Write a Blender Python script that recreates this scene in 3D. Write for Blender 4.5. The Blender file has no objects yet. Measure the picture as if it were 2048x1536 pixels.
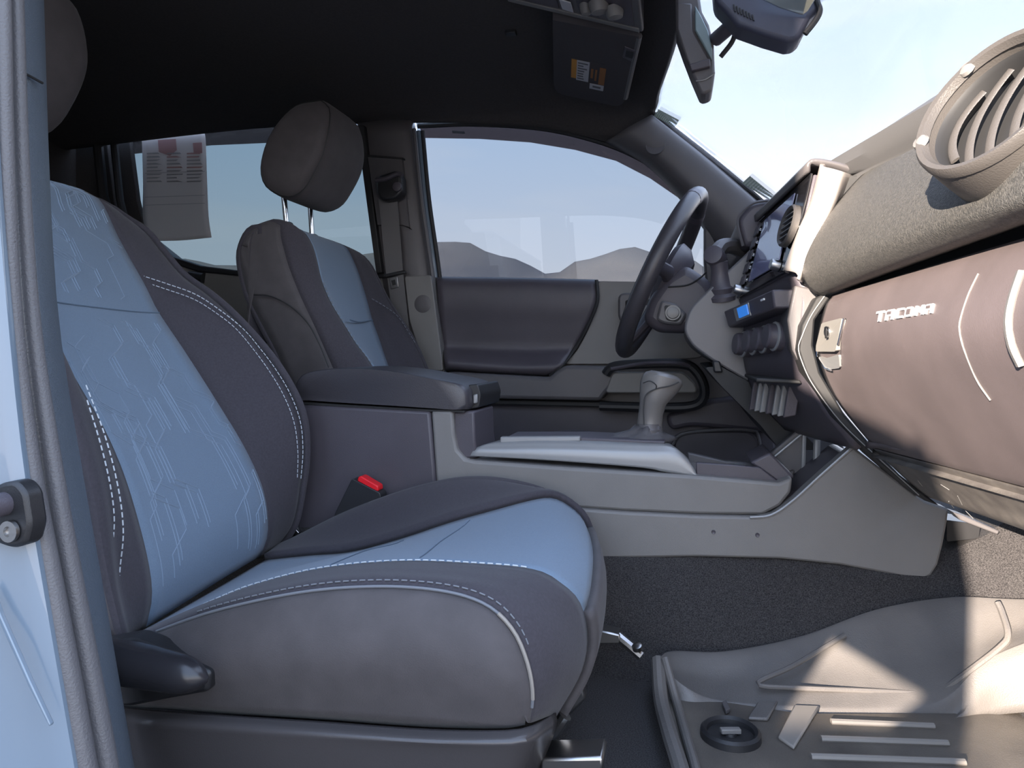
import bpy, bmesh, math, random
from mathutils import Vector, Matrix
random.seed(7)
V = Vector
# ------------------------------------------------------------------ camera
FPX, HY, YAW = 1479.0, 700.0, math.radians(13)
scn = bpy.context.scene
cd = bpy.data.cameras.new('camera'); cam = bpy.data.objects.new('camera', cd)
scn.collection.objects.link(cam); scn.camera = cam
cam.location = (0, 0, 0); cam.rotation_euler = (math.pi/2, 0, YAW)
cd.sensor_width = 36; cd.lens = 36*FPX/2048; cd.shift_y = -(768-HY)/2048
cd.clip_start = 0.02; cd.clip_end = 3000
scn.view_settings.view_transform = 'Standard'; scn.view_settings.look = 'None'
scn.view_settings.gamma = 1; scn.view_settings.use_curve_mapping = False
scn.view_settings.exposure = 0.0
# ------------------------------------------------------------------ world: pale blue sky with thin cloud
w = bpy.data.worlds.new('sky'); scn.world = w; w.use_nodes = True
nt = w.node_tree; nt.nodes.clear()
def N(t, **k):
    n = nt.nodes.new(t)
    for a, b in k.items(): setattr(n, a, b)
    return n
out = N('ShaderNodeOutputWorld'); bg = N('ShaderNodeBackground'); tc = N('ShaderNodeTexCoord')
sep = N('ShaderNodeSeparateXYZ'); nt.links.new(tc.outputs['Generated'], sep.inputs[0])
rmp = N('ShaderNodeValToRGB'); nt.links.new(sep.outputs['Z'], rmp.inputs[0])
cr = rmp.color_ramp
cr.elements[0].position = 0.0; cr.elements[0].color = (0.98, 0.90, 0.87, 1)
cr.elements[1].position = 0.6; cr.elements[1].color = (0.42, 0.60, 0.95, 1)
for p, c in ((0.10, (0.88, 0.90, 0.97, 1)), (0.30, (0.64, 0.79, 1.0, 1))):
    e = cr.elements.new(p); e.color = c
mp = N('ShaderNodeMapping'); mp.inputs['Scale'].default_value = (1.2, 1.2, 7.0)
nt.links.new(tc.outputs['Generated'], mp.inputs[0])
nz = N('ShaderNodeTexNoise'); nz.inputs['Scale'].default_value = 2.2; nz.inputs['Detail'].default_value = 6
nt.links.new(mp.outputs[0], nz.inputs['Vector'])
r2 = N('ShaderNodeValToRGB'); r2.color_ramp.elements[0].position = 0.42; r2.color_ramp.elements[1].position = 0.75
nt.links.new(nz.outputs['Fac'], r2.inputs[0])
mx = N('ShaderNodeMixRGB'); mx.inputs['Color2'].default_value = (0.95, 0.94, 0.97, 1)
mm = N('ShaderNodeMath', operation='MULTIPLY'); mm.inputs[1].default_value = 0.55
nt.links.new(r2.outputs['Color'], mm.inputs[0]); nt.links.new(mm.outputs[0], mx.inputs['Fac'])
nt.links.new(rmp.outputs['Color'], mx.inputs['Color1']); nt.links.new(mx.outputs[0], bg.inputs['Color'])
bg.inputs['Strength'].default_value = 4.0
nt.links.new(bg.outputs[0], out.inputs[0])
# ------------------------------------------------------------------ low sun from behind the photographer
SUN = V((0.36, 0.93, -0.22)).normalized()
sd = bpy.data.lights.new('sun', 'SUN'); sd.energy = 23; sd.angle = math.radians(0.2); sd.color = (1.0, 0.86, 0.72)
so = bpy.data.objects.new('sun', sd); scn.collection.objects.link(so)
so.rotation_euler = SUN.to_track_quat('-Z', 'Y').to_euler(); so.location = (-2, -5, 3)

# ------------------------------------------------------------------ pixel -> place helpers
fw = (-math.sin(YAW), math.cos(YAW)); rt = (math.cos(YAW), math.sin(YAW))
def ray(px, py):
    u = (px-1024)/FPX; v = (HY-py)/FPX
    return V((fw[0]+u*rt[0], fw[1]+u*rt[1], v))
def P(px, py, Y): r = ray(px, py); return r*(Y/r.y)
def PX(px, py, X): r = ray(px, py); return r*(X/r.x)
def PZ(px, py, Z): r = ray(px, py); return r*(Z/r.z)
def proj(p):
    d = p.x*fw[0]+p.y*fw[1]; x = p.x*rt[0]+p.y*rt[1]
    return (1024+FPX*x/d, HY-FPX*p.z/d)
def pts(l, Y=None):
    return [P(*p) if len(p) == 3 else P(p[0], p[1], Y) for p in l]

# ------------------------------------------------------------------ materials
MATS = {}
def mat(name, col, rough=0.6, metal=0.0, bump=0.0, bscale=400, var=0.0, vscale=8, col2=None, sheen=0.0, spec=0.5, coat=0.0, emit=None):
    m = bpy.data.materials.new(name); m.use_nodes = True; t = m.node_tree; b = t.nodes['Principled BSDF']
    b.inputs['Base Color'].default_value = (*col, 1); b.inputs['Roughness'].default_value = rough
    b.inputs['Metallic'].default_value = metal; b.inputs['Specular IOR Level'].default_value = spec
    b.inputs['Sheen Weight'].default_value = sheen; b.inputs['Coat Weight'].default_value = coat
    tcn = t.nodes.new('ShaderNodeTexCoord')
    if var > 0 or col2:
        n = t.nodes.new('ShaderNodeTexNoise'); n.inputs['Scale'].default_value = vscale; n.inputs['Detail'].default_value = 8
        t.links.new(tcn.outputs['Object'], n.inputs['Vector'])
        rp = t.nodes.new('ShaderNodeValToRGB'); rp.color_ramp.elements[0].position = 0.35; rp.color_ramp.elements[1].position = 0.68
        c2 = col2 or tuple(min(1, c*(1+var)) for c in col); c1 = col if col2 else tuple(c*(1-var) for c in col)
        rp.color_ramp.elements[0].color = (*c1, 1); rp.color_ramp.elements[1].color = (*c2, 1)
        t.links.new(n.outputs['Fac'], rp.inputs[0]); t.links.new(rp.outputs[0], b.inputs['Base Color'])
    if bump > 0:
        n2 = t.nodes.new('ShaderNodeTexNoise'); n2.inputs['Scale'].default_value = bscale; n2.inputs['Detail'].default_value = 3
        t.links.new(tcn.outputs['Object'], n2.inputs['Vector'])
        bp = t.nodes.new('ShaderNodeBump'); bp.inputs['Strength'].default_value = bump; bp.inputs['Distance'].default_value = 0.002
        t.links.new(n2.outputs['Fac'], bp.inputs['Height']); t.links.new(bp.outputs[0], b.inputs['Normal'])
    if emit:
        b.inputs['Emission Color'].default_value = (*emit[0], 1); b.inputs['Emission Strength'].default_value = emit[1]
    MATS[name] = m; return m
def glass(name, tint, gl=0.06):
    m = bpy.data.materials.new(name); m.use_nodes = True; t = m.node_tree; t.nodes.clear()
    o = t.nodes.new('ShaderNodeOutputMaterial'); a = t.nodes.new('ShaderNodeBsdfTransparent'); g = t.nodes.new('ShaderNodeBsdfGlossy')
    a.inputs['Color'].default_value = (*tint, 1); g.inputs['Roughness'].default_value = 0.01
    mxs = t.nodes.new('ShaderNodeMixShader'); lw = t.nodes.new('ShaderNodeFresnel'); lw.inputs['IOR'].default_value = 1.45
    mu = t.nodes.new('ShaderNodeMath'); mu.operation = 'MULTIPLY'; mu.inputs[1].default_value = gl/0.04*0.5
    t.links.new(lw.outputs[0], mu.inputs[0]); t.links.new(mu.outputs[0], mxs.inputs[0])
    t.links.new(a.outputs[0], mxs.inputs[1]); t.links.new(g.outputs[0], mxs.inputs[2]); t.links.new(mxs.outputs[0], o.inputs[0])
    MATS[name] = m; return m
mat('fabric_light', (0.148, 0.204, 0.275), 0.9, bump=0.25, bscale=900, var=0.05, vscale=500, sheen=0.15)
mat('fabric_emboss', (0.198, 0.262, 0.342), 0.9, sheen=0.15)
mat('fabric_dark', (0.043, 0.038, 0.047), 0.85, bump=0.3, bscale=900, var=0.12, vscale=300, sheen=0.12)
mat('fabric_side', (0.068, 0.060, 0.062), 0.75, bump=0.2, bscale=700, var=0.10, vscale=30, sheen=0.1)
mat('sun_streak', (0.27, 0.245, 0.22), 0.6)  # piping colour with grazing sun painted in
mat('thread', (0.50, 0.54, 0.58), 0.8)
mat('knob_grey', (0.150, 0.140, 0.132), 0.30, bump=0.05, bscale=900)
mat('lever_black', (0.022, 0.021, 0.024), 0.25)
mat('plastic_gloss', (0.060, 0.055, 0.056), 0.26, bump=0.08, bscale=700)
mat('deck_grey', (0.105, 0.104, 0.106), 0.6, bump=0.2, bscale=900)
mat('vent_grey', (0.080, 0.073, 0.068), 0.42, bump=0.2, bscale=700)
mat('plastic_latch', (0.30, 0.285, 0.26), 0.4, metal=0.2)
mat('pod_glass', (0.20, 0.27, 0.28), 0.15)
mat('mirror_shell', (0.055, 0.058, 0.085), 0.4)
mat('thread_dim', (0.16, 0.17, 0.19), 0.8)
mat('headliner', (0.052, 0.047, 0.046), 0.95, bump=0.3, bscale=700, var=0.1, vscale=200)
mat('plastic_black', (0.018, 0.018, 0.020), 0.42, bump=0.12, bscale=900)
mat('plastic_dark', (0.078, 0.069, 0.082), 0.42, bump=0.18, bscale=900, var=0.08, vscale=10)
mat('plastic_grey', (0.195, 0.186, 0.178), 0.48, bump=0.15, bscale=1100, var=0.06, vscale=9)
mat('plastic_blue', (0.125, 0.120, 0.124), 0.36, bump=0.1, bscale=900)
mat('plastic_mid', (0.105, 0.098, 0.101), 0.42, bump=0.15, bscale=1100, var=0.06, vscale=9)
mat('plastic_silver', (0.30, 0.30, 0.30), 0.38, metal=0.25, bump=0.05, bscale=1200)
mat('bezel_silver', (0.62, 0.57, 0.54), 0.32, metal=0.6)
mat('dash_pad', (0.060, 0.059, 0.056), 0.55, bump=0.7, bscale=700, col2=(0.120, 0.114, 0.104), vscale=330)
mat('glovebox', (0.138, 0.112, 0.112), 0.5, bump=0.15, bscale=900, var=0.10, vscale=14)
mat('glovebox_low', (0.115, 0.103, 0.097), 0.5, bump=0.2, bscale=700, col2=(0.17, 0.155, 0.14), vscale=40)
mat('carpet', (0.014, 0.013, 0.014), 1.0, bump=0.8, bscale=900, col2=(0.080, 0.074, 0.074), vscale=650)
mat('mat_rubber', (0.120, 0.112, 0.108), 0.36, bump=0.25, bscale=600, col2=(0.165, 0.152, 0.142), vscale=10)
mat('mat_sole', (0.075, 0.066, 0.058), 0.45, bump=0.25, bscale=600, col2=(0.150, 0.130, 0.108), vscale=9)
mat('mat_rib', (0.24, 0.22, 0.20), 0.5)
mat('rubber', (0.020, 0.020, 0.021), 0.6)
mat('seal_rubber', (0.105, 0.102, 0.108), 0.42, bump=0.3, bscale=500)
mat('pillar_trim', (0.085, 0.105, 0.130), 0.42, bump=0.4, bscale=700)  # as trim colour, its blue includes painted sky reflection
mat('paint_blue', (0.15, 0.20, 0.255), 0.3, coat=0.8)
mat('chrome', (0.85, 0.86, 0.88), 0.12, metal=1)
mat('steel', (0.45, 0.44, 0.43), 0.3, metal=1)
mat('leather', (0.050, 0.046, 0.052), 0.34, bump=0.15, bscale=700)
mat('gloss_black', (0.010, 0.010, 0.012), 0.08)
mat('screen', (0.22, 0.23, 0.40), 0.12, spec=1.0, coat=1.0)  # lavender base colour stands in for the sky reflected in the screen
mat('red', (0.75, 0.010, 0.018), 0.35)
mat('paper', (0.80, 0.75, 0.73), 0.9)
mat('ink_red', (0.62, 0.40, 0.39), 0.9)
mat('ink_grey', (0.50, 0.48, 0.48), 0.9)
mat('label_orange', (0.62, 0.28, 0.04), 0.6)
mat('label_amber', (0.30, 0.12, 0.03), 0.6)
mat('label_white', (0.50, 0.50, 0.52), 0.6)
mat('label_ink', (0.12, 0.12, 0.13), 0.6)
mat('white', (0.85, 0.85, 0.86), 0.4)
mat('lcd_blue', (0.02, 0.10, 0.40), 0.3, emit=((0.03, 0.22, 0.75), 0.7))
mat('lamp_amber', (0.30, 0.09, 0.03), 0.4, emit=((0.45, 0.10, 0.03), 0.25))
mat('silver_text', (0.80, 0.80, 0.80), 0.3, metal=0.3)
mat('visor', (0.062, 0.056, 0.060), 0.85, bump=0.2, bscale=800)
mat('sticker_green', (0.36, 0.40, 0.34), 0.7)
mat('sticker_dark', (0.20, 0.24, 0.20), 0.7)
mat('belt', (0.14, 0.135, 0.135), 0.7, bump=0.2, bscale=700)
mat('asphalt', (0.155, 0.142, 0.130), 0.95, bump=0.4, bscale=30, var=0.15, vscale=0.6)
mat('hill', (0.34, 0.29, 0.24), 1.0, col2=(0.14, 0.135, 0.14), vscale=0.009)
mat('shade_van_white', (0.70, 0.70, 0.70), 0.4, coat=0.4)
mat('mirror_face', (0.75, 0.80, 0.78), 0.03, metal=1)
glass('glass_clear', (0.97, 0.95, 0.94)); glass('glass_side', (0.385, 0.405, 0.43), 0.05); glass('glass_rear', (0.275, 0.315, 0.335), 0.04)
glass('glass_thin', (0.98, 0.98, 0.98), 0.002); glass('glass_privacy', (0.10, 0.10, 0.10), 0.05)
glass('visor_strip', (0.33, 0.285, 0.285), 0.05)
def translucent(n, k):
    m = MATS[n]; t = m.node_tree; b = t.nodes['Principled BSDF']; o = t.nodes['Material Output']
    tr = t.nodes.new('ShaderNodeBsdfTranslucent'); tr.inputs['Color'].default_value = b.inputs['Base Color'].default_value
    mxs = t.nodes.new('ShaderNodeMixShader'); mxs.inputs[0].default_value = k
    t.links.new(b.outputs[0], mxs.inputs[1]); t.links.new(tr.outputs[0], mxs.inputs[2]); t.links.new(mxs.outputs[0], o.inputs['Surface'])
for q in ('paper', 'ink_red', 'ink_grey'): translucent(q, 0.5)
for q in ('sticker_green', 'sticker_dark'): translucent(q, 0.35)

# ------------------------------------------------------------------ object helpers
C = scn.collection
ORG = {}
def thing(name, loc, label, cat, group=None, kind=None):
    o = bpy.data.objects.new(name, None); C.objects.link(o); o.location = loc; o.empty_display_size = 0.05
    ORG[o.name] = V(loc); o['label'] = label; o['category'] = cat
    if group: o['group'] = group
    if kind: o['kind'] = kind
    return o
def tag(o, label, cat=None, group=None, kind=None):
    o['label'] = label
    if cat: o['category'] = cat
    if group: o['group'] = group
    if kind: o['kind'] = kind
    return o
def mk(name, verts, faces, m, parent=None, smooth=True, angle=35, bevel=0, seg=2, solid=0, sub=0, recalc=True, label=None):
    verts = [V(v) for v in verts]
    if parent is not None: org = ORG[parent.name]
    else:
        xs = [v.x for v in verts]; ys = [v.y for v in verts]; zs = [v.z for v in verts]
        org = V(((min(xs)+max(xs))/2, (min(ys)+max(ys))/2, min(zs)))
    me = bpy.data.meshes.new(name); me.from_pydata([v-org for v in verts], [], faces); me.update()
    if recalc:
        b = bmesh.new(); b.from_mesh(me); bmesh.ops.remove_doubles(b, verts=b.verts, dist=1e-6)
        bmesh.ops.recalc_face_normals(b, faces=b.faces)
        if solid and sum(f.normal.dot(-(f.calc_center_median()+org))*f.calc_area() for f in b.faces) < 0: bmesh.ops.reverse_faces(b, faces=b.faces)
        b.to_mesh(me); b.free()
    if smooth:
        for p in me.polygons: p.use_smooth = True
        me.set_sharp_from_angle(angle=math.radians(angle))
    me.materials.append(MATS[m])
    o = bpy.data.objects.new(name, me); C.objects.link(o)
    if parent is not None: o.parent = parent
    else: o.location = org
    ORG[o.name] = org
    if solid:
        md = o.modifiers.new('solid', 'SOLIDIFY'); md.thickness = solid; md.offset = -1
    if bevel:
        md = o.modifiers.new('bevel', 'BEVEL'); md.width = bevel; md.segments = seg; md.limit_method = 'ANGLE'; md.angle_limit = math.radians(30)
        md.harden_normals = False
    if sub:
        md = o.modifiers.new('sub', 'SUBSURF'); md.levels = sub; md.render_levels = sub
    if label: o['label'] = label
    return o
class MB:
    def __init__(s): s.v = []; s.f = []
    def add(s, v, f):
        k = len(s.v); s.v += [V(a) for a in v]; s.f += [tuple(i+k for i in q) for q in f]; return s
    def build(s, name, m, parent=None, **k): return mk(name, s.v, s.f, m, parent, **k)
def cr1(a, b, c, d, t):
    return 0.5*((2*b)+(c-a)*t+(2*a-5*b+4*c-d)*t*t+(-a+3*b-3*c+d)*t*t*t)
def crv(p, n, k=10):
    p = [V(q) for q in p]
    if len(p) == 2: return [p[0].lerp(p[1], i/(n-1)) for i in range(n)]
    d = []
    for i in range(len(p)-1):
        a = p[i-1] if i else p[0]*2-p[1]; dd = p[i+2] if i+2 < len(p) else p[-1]*2-p[-2]
        for j in range(k): d.append(cr1(a, p[i], p[i+1], dd, j/k))
    d.append(p[-1])
    L = [0]
    for i in range(1, len(d)): L.append(L[-1]+(d[i]-d[i-1]).length)
    o = []; j = 0
    for i in range(n):
        s = L[-1]*i/(n-1)
        while j < len(d)-2 and L[j+1] < s: j += 1
        q = (s-L[j])/max(1e-9, L[j+1]-L[j]); o.append(d[j].lerp(d[j+1], min(1, max(0, q))))
    return o
def grid(curves, nu, k=6, lin=False):
    R = [crv(c, nu) for c in curves]; G = []
    for s in range(len(R)-1):
        for j in range(k+(1 if s == len(R)-2 else 0)):
            t = j/k; row = []
            for i in range(nu):
                b, c = R[s][i], R[s+1][i]
                if lin: row.append(b.lerp(c, t)); continue
                a = R[s-1][i] if s else b*2-c; d = R[s+2][i] if s+2 < len(R) else c*2-b
                row.append(cr1(a, b, c, d, t))
            G.append(row)
    return G
def gmesh(name, G, m, parent=None, j0=0, j1=None, i0=0, i1=None, **k):
    j1 = len(G)-1 if j1 is None else j1; i1 = len(G[0])-1 if i1 is None else i1
    v = []; f = []; nn = i1-i0+1
    for j in range(j0, j1+1): v += G[j][i0:i1+1]
    for j in range(j1-j0):
        for i in range(i1-i0): f.append((j*nn+i, j*nn+i+1, (j+1)*nn+i+1, (j+1)*nn+i))
    return mk(name, v, f, m, parent, **k)
def rc(poly, r, n=4):
    """round the corners of a 2-D pixel polygon; r one radius or one per corner"""
    o = []; L = len(poly)
    for i, p in enumerate(poly):
        a = V(poly[i-1][:2]); b = V(p[:2]); c = V(poly[(i+1) % L][:2]); rr = r[i] if isinstance(r, (list, tuple)) else r
        rr = min(rr, (a-b).length*0.48, (c-b).length*0.48)
        s = b+(a-b).normalized()*rr; e = b+(c-b).normalized()*rr
        if rr < 0.01: o.append((b.x, b.y)); continue
        for k in range(n+1):
            t = k/n; q = s*(1-t)**2+b*2*t*(1-t)+e*t*t; o.append((q.x, q.y))
    return o
def ext(name, poly, vec, m, parent=None, bevel=0, **k):
    n = len(poly); vec = V(vec); v = list(poly)+[V(p)+vec for p in poly]
    f = [tuple(range(n)), tuple(range(2*n-1, n-1, -1))]+[(i, (i+1) % n, n+(i+1) % n, n+i) for i in range(n)]
    return mk(name, v, f, m, parent, bevel=bevel, **k)
def prism(name, px, Y0, Y1, m, parent=None, r=0, bevel=0.003, **k):
    if r: px = rc(px, r)
    return ext(name, pts(px, Y0), (0, Y1-Y0, 0), m, parent, bevel, **k)
def frame_of(t):
    t = t.normalized(); a = V((0, 0, 1)) if abs(t.z) < 0.9 else V((1, 0, 0))
    x = t.cross(a).normalized(); return x, t.cross(x).normalized()
def tubeVF(p, r, n=10, closed=False, flat=1.0, up=None):
    p = [V(q) for q in p]; L = len(p); v = []; f = []
    x0 = None
    for i in range(L):
        t = (p[(i+1) % L]-p[i-1]) if closed else (p[min(i+1, L-1)]-p[max(i-1, 0)])
        t.normalize()
        if up is not None: x = t.cross(up).normalized()
        elif x0 is None: x, _ = frame_of(t)
        else: x = (x0-t*x0.dot(t)).normalized()
        x0 = x; y = t.cross(x); ri = r[i] if isinstance(r, (list, tuple)) else r
        for j in range(n):
            a = 2*math.pi*j/n; v.append(p[i]+x*math.cos(a)*ri+y*math.sin(a)*ri*flat)
    for i in range(L if closed else L-1):
        for j in range(n):
            a = i*n+j; b = i*n+(j+1) % n; c = ((i+1) % L)*n+(j+1) % n; d = ((i+1) % L)*n+j; f.append((a, b, c, d))
    if not closed: f += [tuple(range(n-1, -1, -1)), tuple((L-1)*n+j for j in range(n))]
    return v, f
def tube(name, p, r, m, parent=None, n=10, closed=False, flat=1.0, up=None, **k):
    v, f = tubeVF(p, r, n, closed, flat, up); return mk(name, v, f, m, parent, **k)
def lathe(name, base, axis, prof, m, parent=None, n=24, caps=True, **k):
    """prof: list of (distance along axis, radius)"""
    axis = V(axis).normalized(); x, y = frame_of(axis); v = []; f = []
    for h, r in prof:
        for j in range(n):
            a = 2*math.pi*j/n; v.append(V(base)+axis*h+(x*math.cos(a)+y*math.sin(a))*max(r, 1e-5))
    for i in range(len(prof)-1):
        for j in range(n): f.append((i*n+j, i*n+(j+1) % n, (i+1)*n+(j+1) % n, (i+1)*n+j))
    if caps: f += [tuple(range(n-1, -1, -1)), tuple((len(prof)-1)*n+j for j in range(n))]
    return mk(name, v, f, m, parent, **k)
def boxVF(c, ax, ay, az):
    c = V(c); ax = V(ax); ay = V(ay); az = V(az); v = []
    for s in ((-1, -1, -1), (1, -1, -1), (1, 1, -1), (-1, 1, -1), (-1, -1, 1), (1, -1, 1), (1, 1, 1), (-1, 1, 1)):
        v.append(c+ax*s[0]+ay*s[1]+az*s[2])
    return v, [(0, 3, 2, 1), (4, 5, 6, 7), (0, 1, 5, 4), (1, 2, 6, 5), (2, 3, 7, 6), (3, 0, 4, 7)]
def box(name, c, hx, hy, hz, m, parent=None, **k):
    v, f = boxVF(c, (hx, 0, 0), (0, hy, 0), (0, 0, hz)); return mk(name, v, f, m, parent, **k)
def obox(name, c, ax, ay, az, m, parent=None, **k):
    v, f = boxVF(c, ax, ay, az); return mk(name, v, f, m, parent, **k)
def pillow(name, outline, Ys, sc, m, parent=None, cap=True, shift=None, **k):
    """outline: closed list of (X,Z) points; rings at each Y scaled about the centre"""
    n = len(outline); cx = sum(p[0] for p in outline)/n; cz = sum(p[1] for p in outline)/n; v = []; f = []
    for q, (y, s) in enumerate(zip(Ys, sc)):
        sh = shift[q] if shift else 0
        for p in outline: v.append(V((cx+(p[0]-cx)*s+sh, y, cz+(p[1]-cz)*s)))
    for i in range(len(Ys)-1):
        for j in range(n): f.append((i*n+j, i*n+(j+1) % n, (i+1)*n+(j+1) % n, (i+1)*n+j))
    f += [tuple(range(n-1, -1, -1)), tuple((len(Ys)-1)*n+j for j in range(n))]
    return mk(name, v, f, m, parent, **k)
def stitch(name, path, m, parent, off=V((0, 0, 0)), pitch=0.0085, ln=0.0055, r=0.0011):
    p = crv(path, 400); acc = 0; b = MB(); start = None; on = True; seg = [p[0]]
    d = 0
    for i in range(1, len(p)):
        s = (p[i]-p[i-1]).length; d += s
        if on: seg.append(p[i])
        if on and d > ln:
            b.add(*tubeVF([q+off for q in (seg[0], seg[-1])], r, 5)); on = False
        if d > pitch: d = 0; on = True; seg = [p[i]]
    return b.build(name, m, parent)
GZ = -1.15
# =================================================================== outside
o = mk('ground', [(-600, -300, GZ), (600, -300, GZ), (600, 900, GZ), (-600, 900, GZ)], [(0, 1, 2, 3)], 'asphalt'); tag(o, 'dry grey parking ground around the truck', 'ground', kind='structure')
def hillprof(px):
    K = [(-900, 540), (-300, 470), (200, 520), (600, 535), (700, 522), (760, 500), (820, 482), (880, 482), (930, 493), (1000, 514), (1060, 532), (1105, 545), (1160, 524), (1210, 509), (1260, 503), (1310, 507), (1380, 520), (1450, 548), (1700, 560), (2300, 600), (3200, 590)]
    for a, b in zip(K, K[1:]):
        if a[0] <= px <= b[0]:
            t = (px-a[0])/(b[0]-a[0]); t = t*t*(3-2*t); return a[1]+(b[1]-a[1])*t
    return 600
rows = []
for Yh, s in ((230, 0), (280, .28), (330, .55), (365, .8), (400, 1.0), (450, .9), (520, .4), (600, 0)):
    row = []
    for i in range(121):
        px = -800+i*30; q = P(px, hillprof(px), 400.0)
        n = math.sin(i*1.7+Yh)*.5+math.sin(i*.63+Yh*.1)*.6
        row.append(V((q.x*Yh/400 if Yh < 400 else q.x, Yh, GZ+(q.z-GZ)*s+n*2.0*(s > 0))))
    rows.append(row)
o = gmesh('hills', rows, 'hill', solid=0.5); tag(o, 'low dry hills beyond the driver window', 'hills', kind='structure')
# =================================================================== cabin shell
def sm(a, b, x):
    t = max(0, min(1, (x-a)/(b-a))); return t*t*(3-2*t)
ZF = -0.50
def zfloor(X, Y):
    z = ZF+0.19*sm(1.15, 1.26, Y)*(1-sm(1.42, 1.60, Y))
    z += max(0, X-0.42)*0.85
    return z
G = [[V((-2.05+i*0.05, 0.50+j*0.045, zfloor(-2.05+i*0.05, 0.50+j*0.045))) for i in range(59)] for j in range(36)]
o = gmesh('floor', G, 'carpet', solid=0.03); tag(o, 'dark speckled cabin carpet rising over the tunnel', 'carpet', kind='structure')
# headliner
cl = []
edge = pts([(60, 302), (180, 290), (450, 262), (640, 250), (839, 246), (942, 247), (1078, 255), (1150, 268), (1212, 284)], 2.07)
cl.append(edge)
def roofline(Y, z0, xh, zh, x0=-2.05):
    return [V((x0, Y, z0-0.03)), V((-1.3, Y, z0)), V((-0.8, Y, z0)), V((xh-0.35, Y, z0-0.003)), V((xh-0.17, Y, z0-0.018)), V((xh-0.06, Y, z0-0.04)), V((xh, Y, zh))]
cl.append(roofline(2.03, 0.685, -0.085, 0.628)); cl.append(roofline(1.9, 0.715, -0.065, 0.640)); cl.append(roofline(1.6, 0.735, -0.02, 0.652))
cl.append(roofline(1.3, 0.74, 0.0, 0.655)); cl.append(roofline(1.0, 0.735, -0.02, 0.652)); cl.append(roofline(0.7, 0.715, -0.06, 0.640)); cl.append(roofline(0.55, 0.68, -0.10, 0.62))
G = grid(cl, 40, 4)
o = gmesh('ceiling', G, 'headliner', solid=0.02); tag(o, 'black fabric headliner across the cab roof', 'headliner', kind='structure')
# outer roof skin
G2 = [[p+V((0, 0, 0.05)) for p in r] for r in G]
o = gmesh('trim_1', G2, 'paint_blue', solid=0.01); tag(o, 'blue-grey painted outer roof skin of the cab', 'roof', kind='structure')
# firewall and rear wall
o = box('wall_front', (0.88, 1.31, -0.25), 0.02, 0.83, 0.42, 'plastic_black'); tag(o, 'black firewall behind the dashboard', 'firewall', kind='structure')
o = ext('wall_rear', [V((-1.98, 0.5, -0.5)), V((-1.98, 2.12, -0.5)), V((-1.98, 2.12, 0.18)), V((-1.98, 0.5, 0.18))], (-0.05, 0, 0), 'headliner'); tag(o, 'dark rear cab wall behind the seats', 'wall', kind='structure')
o = ext('trim_2', [V((-1.98, 0.5, 0.55)), V((-1.98, 2.12, 0.55)), V((-1.98, 2.12, 0.72)), V((-1.98, 0.5, 0.72))], (-0.05, 0, 0), 'headliner'); tag(o, 'dark trim above the rear cab window', 'trim', kind='structure')
for i, (a, b) in enumerate(((0.5, 0.66), (1.95, 2.12))):
    o = ext('trim_%d' % (3+i), [V((-1.98, a, 0.18)), V((-1.98, b, 0.18)), V((-1.98, b, 0.55)), V((-1.98, a, 0.55))], (-0.05, 0, 0), 'headliner'); tag(o, 'dark rear corner trim, %s side of the cab' % ('passenger', 'driver')[i], 'trim', kind='structure')
o = ext('window_1', [V((-2.00, 0.66, 0.18)), V((-2.00, 1.95, 0.18)), V((-2.00, 1.95, 0.55)), V((-2.00, 0.66, 0.55))], (-0.005, 0, 0), 'glass_privacy', smooth=False); tag(o, 'dark rear cab window glass', 'window', kind='structure')
# near rear door (closed, passenger side)
o = ext('door_1', [V((-2.03, 0.46, -0.6)), V((-0.80, 0.46, -0.6)), V((-0.93, 0.46, 0.12)), V((-2.03, 0.46, 0.12))], (0, 0.08, 0), 'paint_blue', bevel=0.01); tag(o, 'closed blue-grey rear door on the passenger side', 'door', kind='structure')
g = ext('pane', [V((-1.98, 0.50, 0.12)), V((-0.93, 0.50, 0.12)), V((-1.02, 0.50, 0.62)), V((-1.90, 0.50, 0.62))], (0, 0.005, 0), 'glass_privacy', o, smooth=False)
# =================================================================== driver side: doors, windows, pillars
# rear door far side
rd = thing('door_2', (-1.2, 2.1, -0.5), 'driver-side rear door with dark trim seen between the seats', 'door', kind='structure')
prism('door_panel', [(120, 470), (285, 470), (340, 514), (400, 533), (480, 543), (560, 545), (770, 548), (780, 760), (740, 1000), (200, 1000)], 2.06, 2.13, 'plastic_grey', rd, bevel=0.008)
prism('belt_trim', [(285, 478), (340, 512), (400, 531), (480, 541), (770, 546), (770, 556), (480, 552), (395, 543), (335, 524), (280, 492)], 2.05, 2.09, 'plastic_black', rd, bevel=0.004)
tube('speaker_grille', [P(380, 552, 2.055), P(408, 556, 2.055)], 0.017, 'plastic_black', rd, n=14)
prism('window_frame', [(178, 292), (260, 280), (262, 300), (275, 400), (300, 505), (230, 480), (205, 400)], 2.10, 2.118, 'headliner', rd, bevel=0.004)
prism('rear_pillar', [(20, 285), (214, 282), (238, 470), (262, 600), (20, 600)], 2.085, 2.112, 'headliner', rd, bevel=0.004)
tube('frame_rib', [P(228, 285, 2.045), P(240, 400, 2.045), P(262, 490, 2.045)], 0.012, 'plastic_black', rd)
tube('frame_rib', [P(196, 290, 2.04), P(206, 390, 2.04), P(228, 470, 2.04)], 0.016, 'plastic_black', rd)
prism('tint_band', [(255, 278), (420, 262), (580, 252), (730, 246), (730, 284), (580, 283), (420, 290), (258, 308)], 2.115, 2.12, 'visor_strip', rd, bevel=0)
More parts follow.
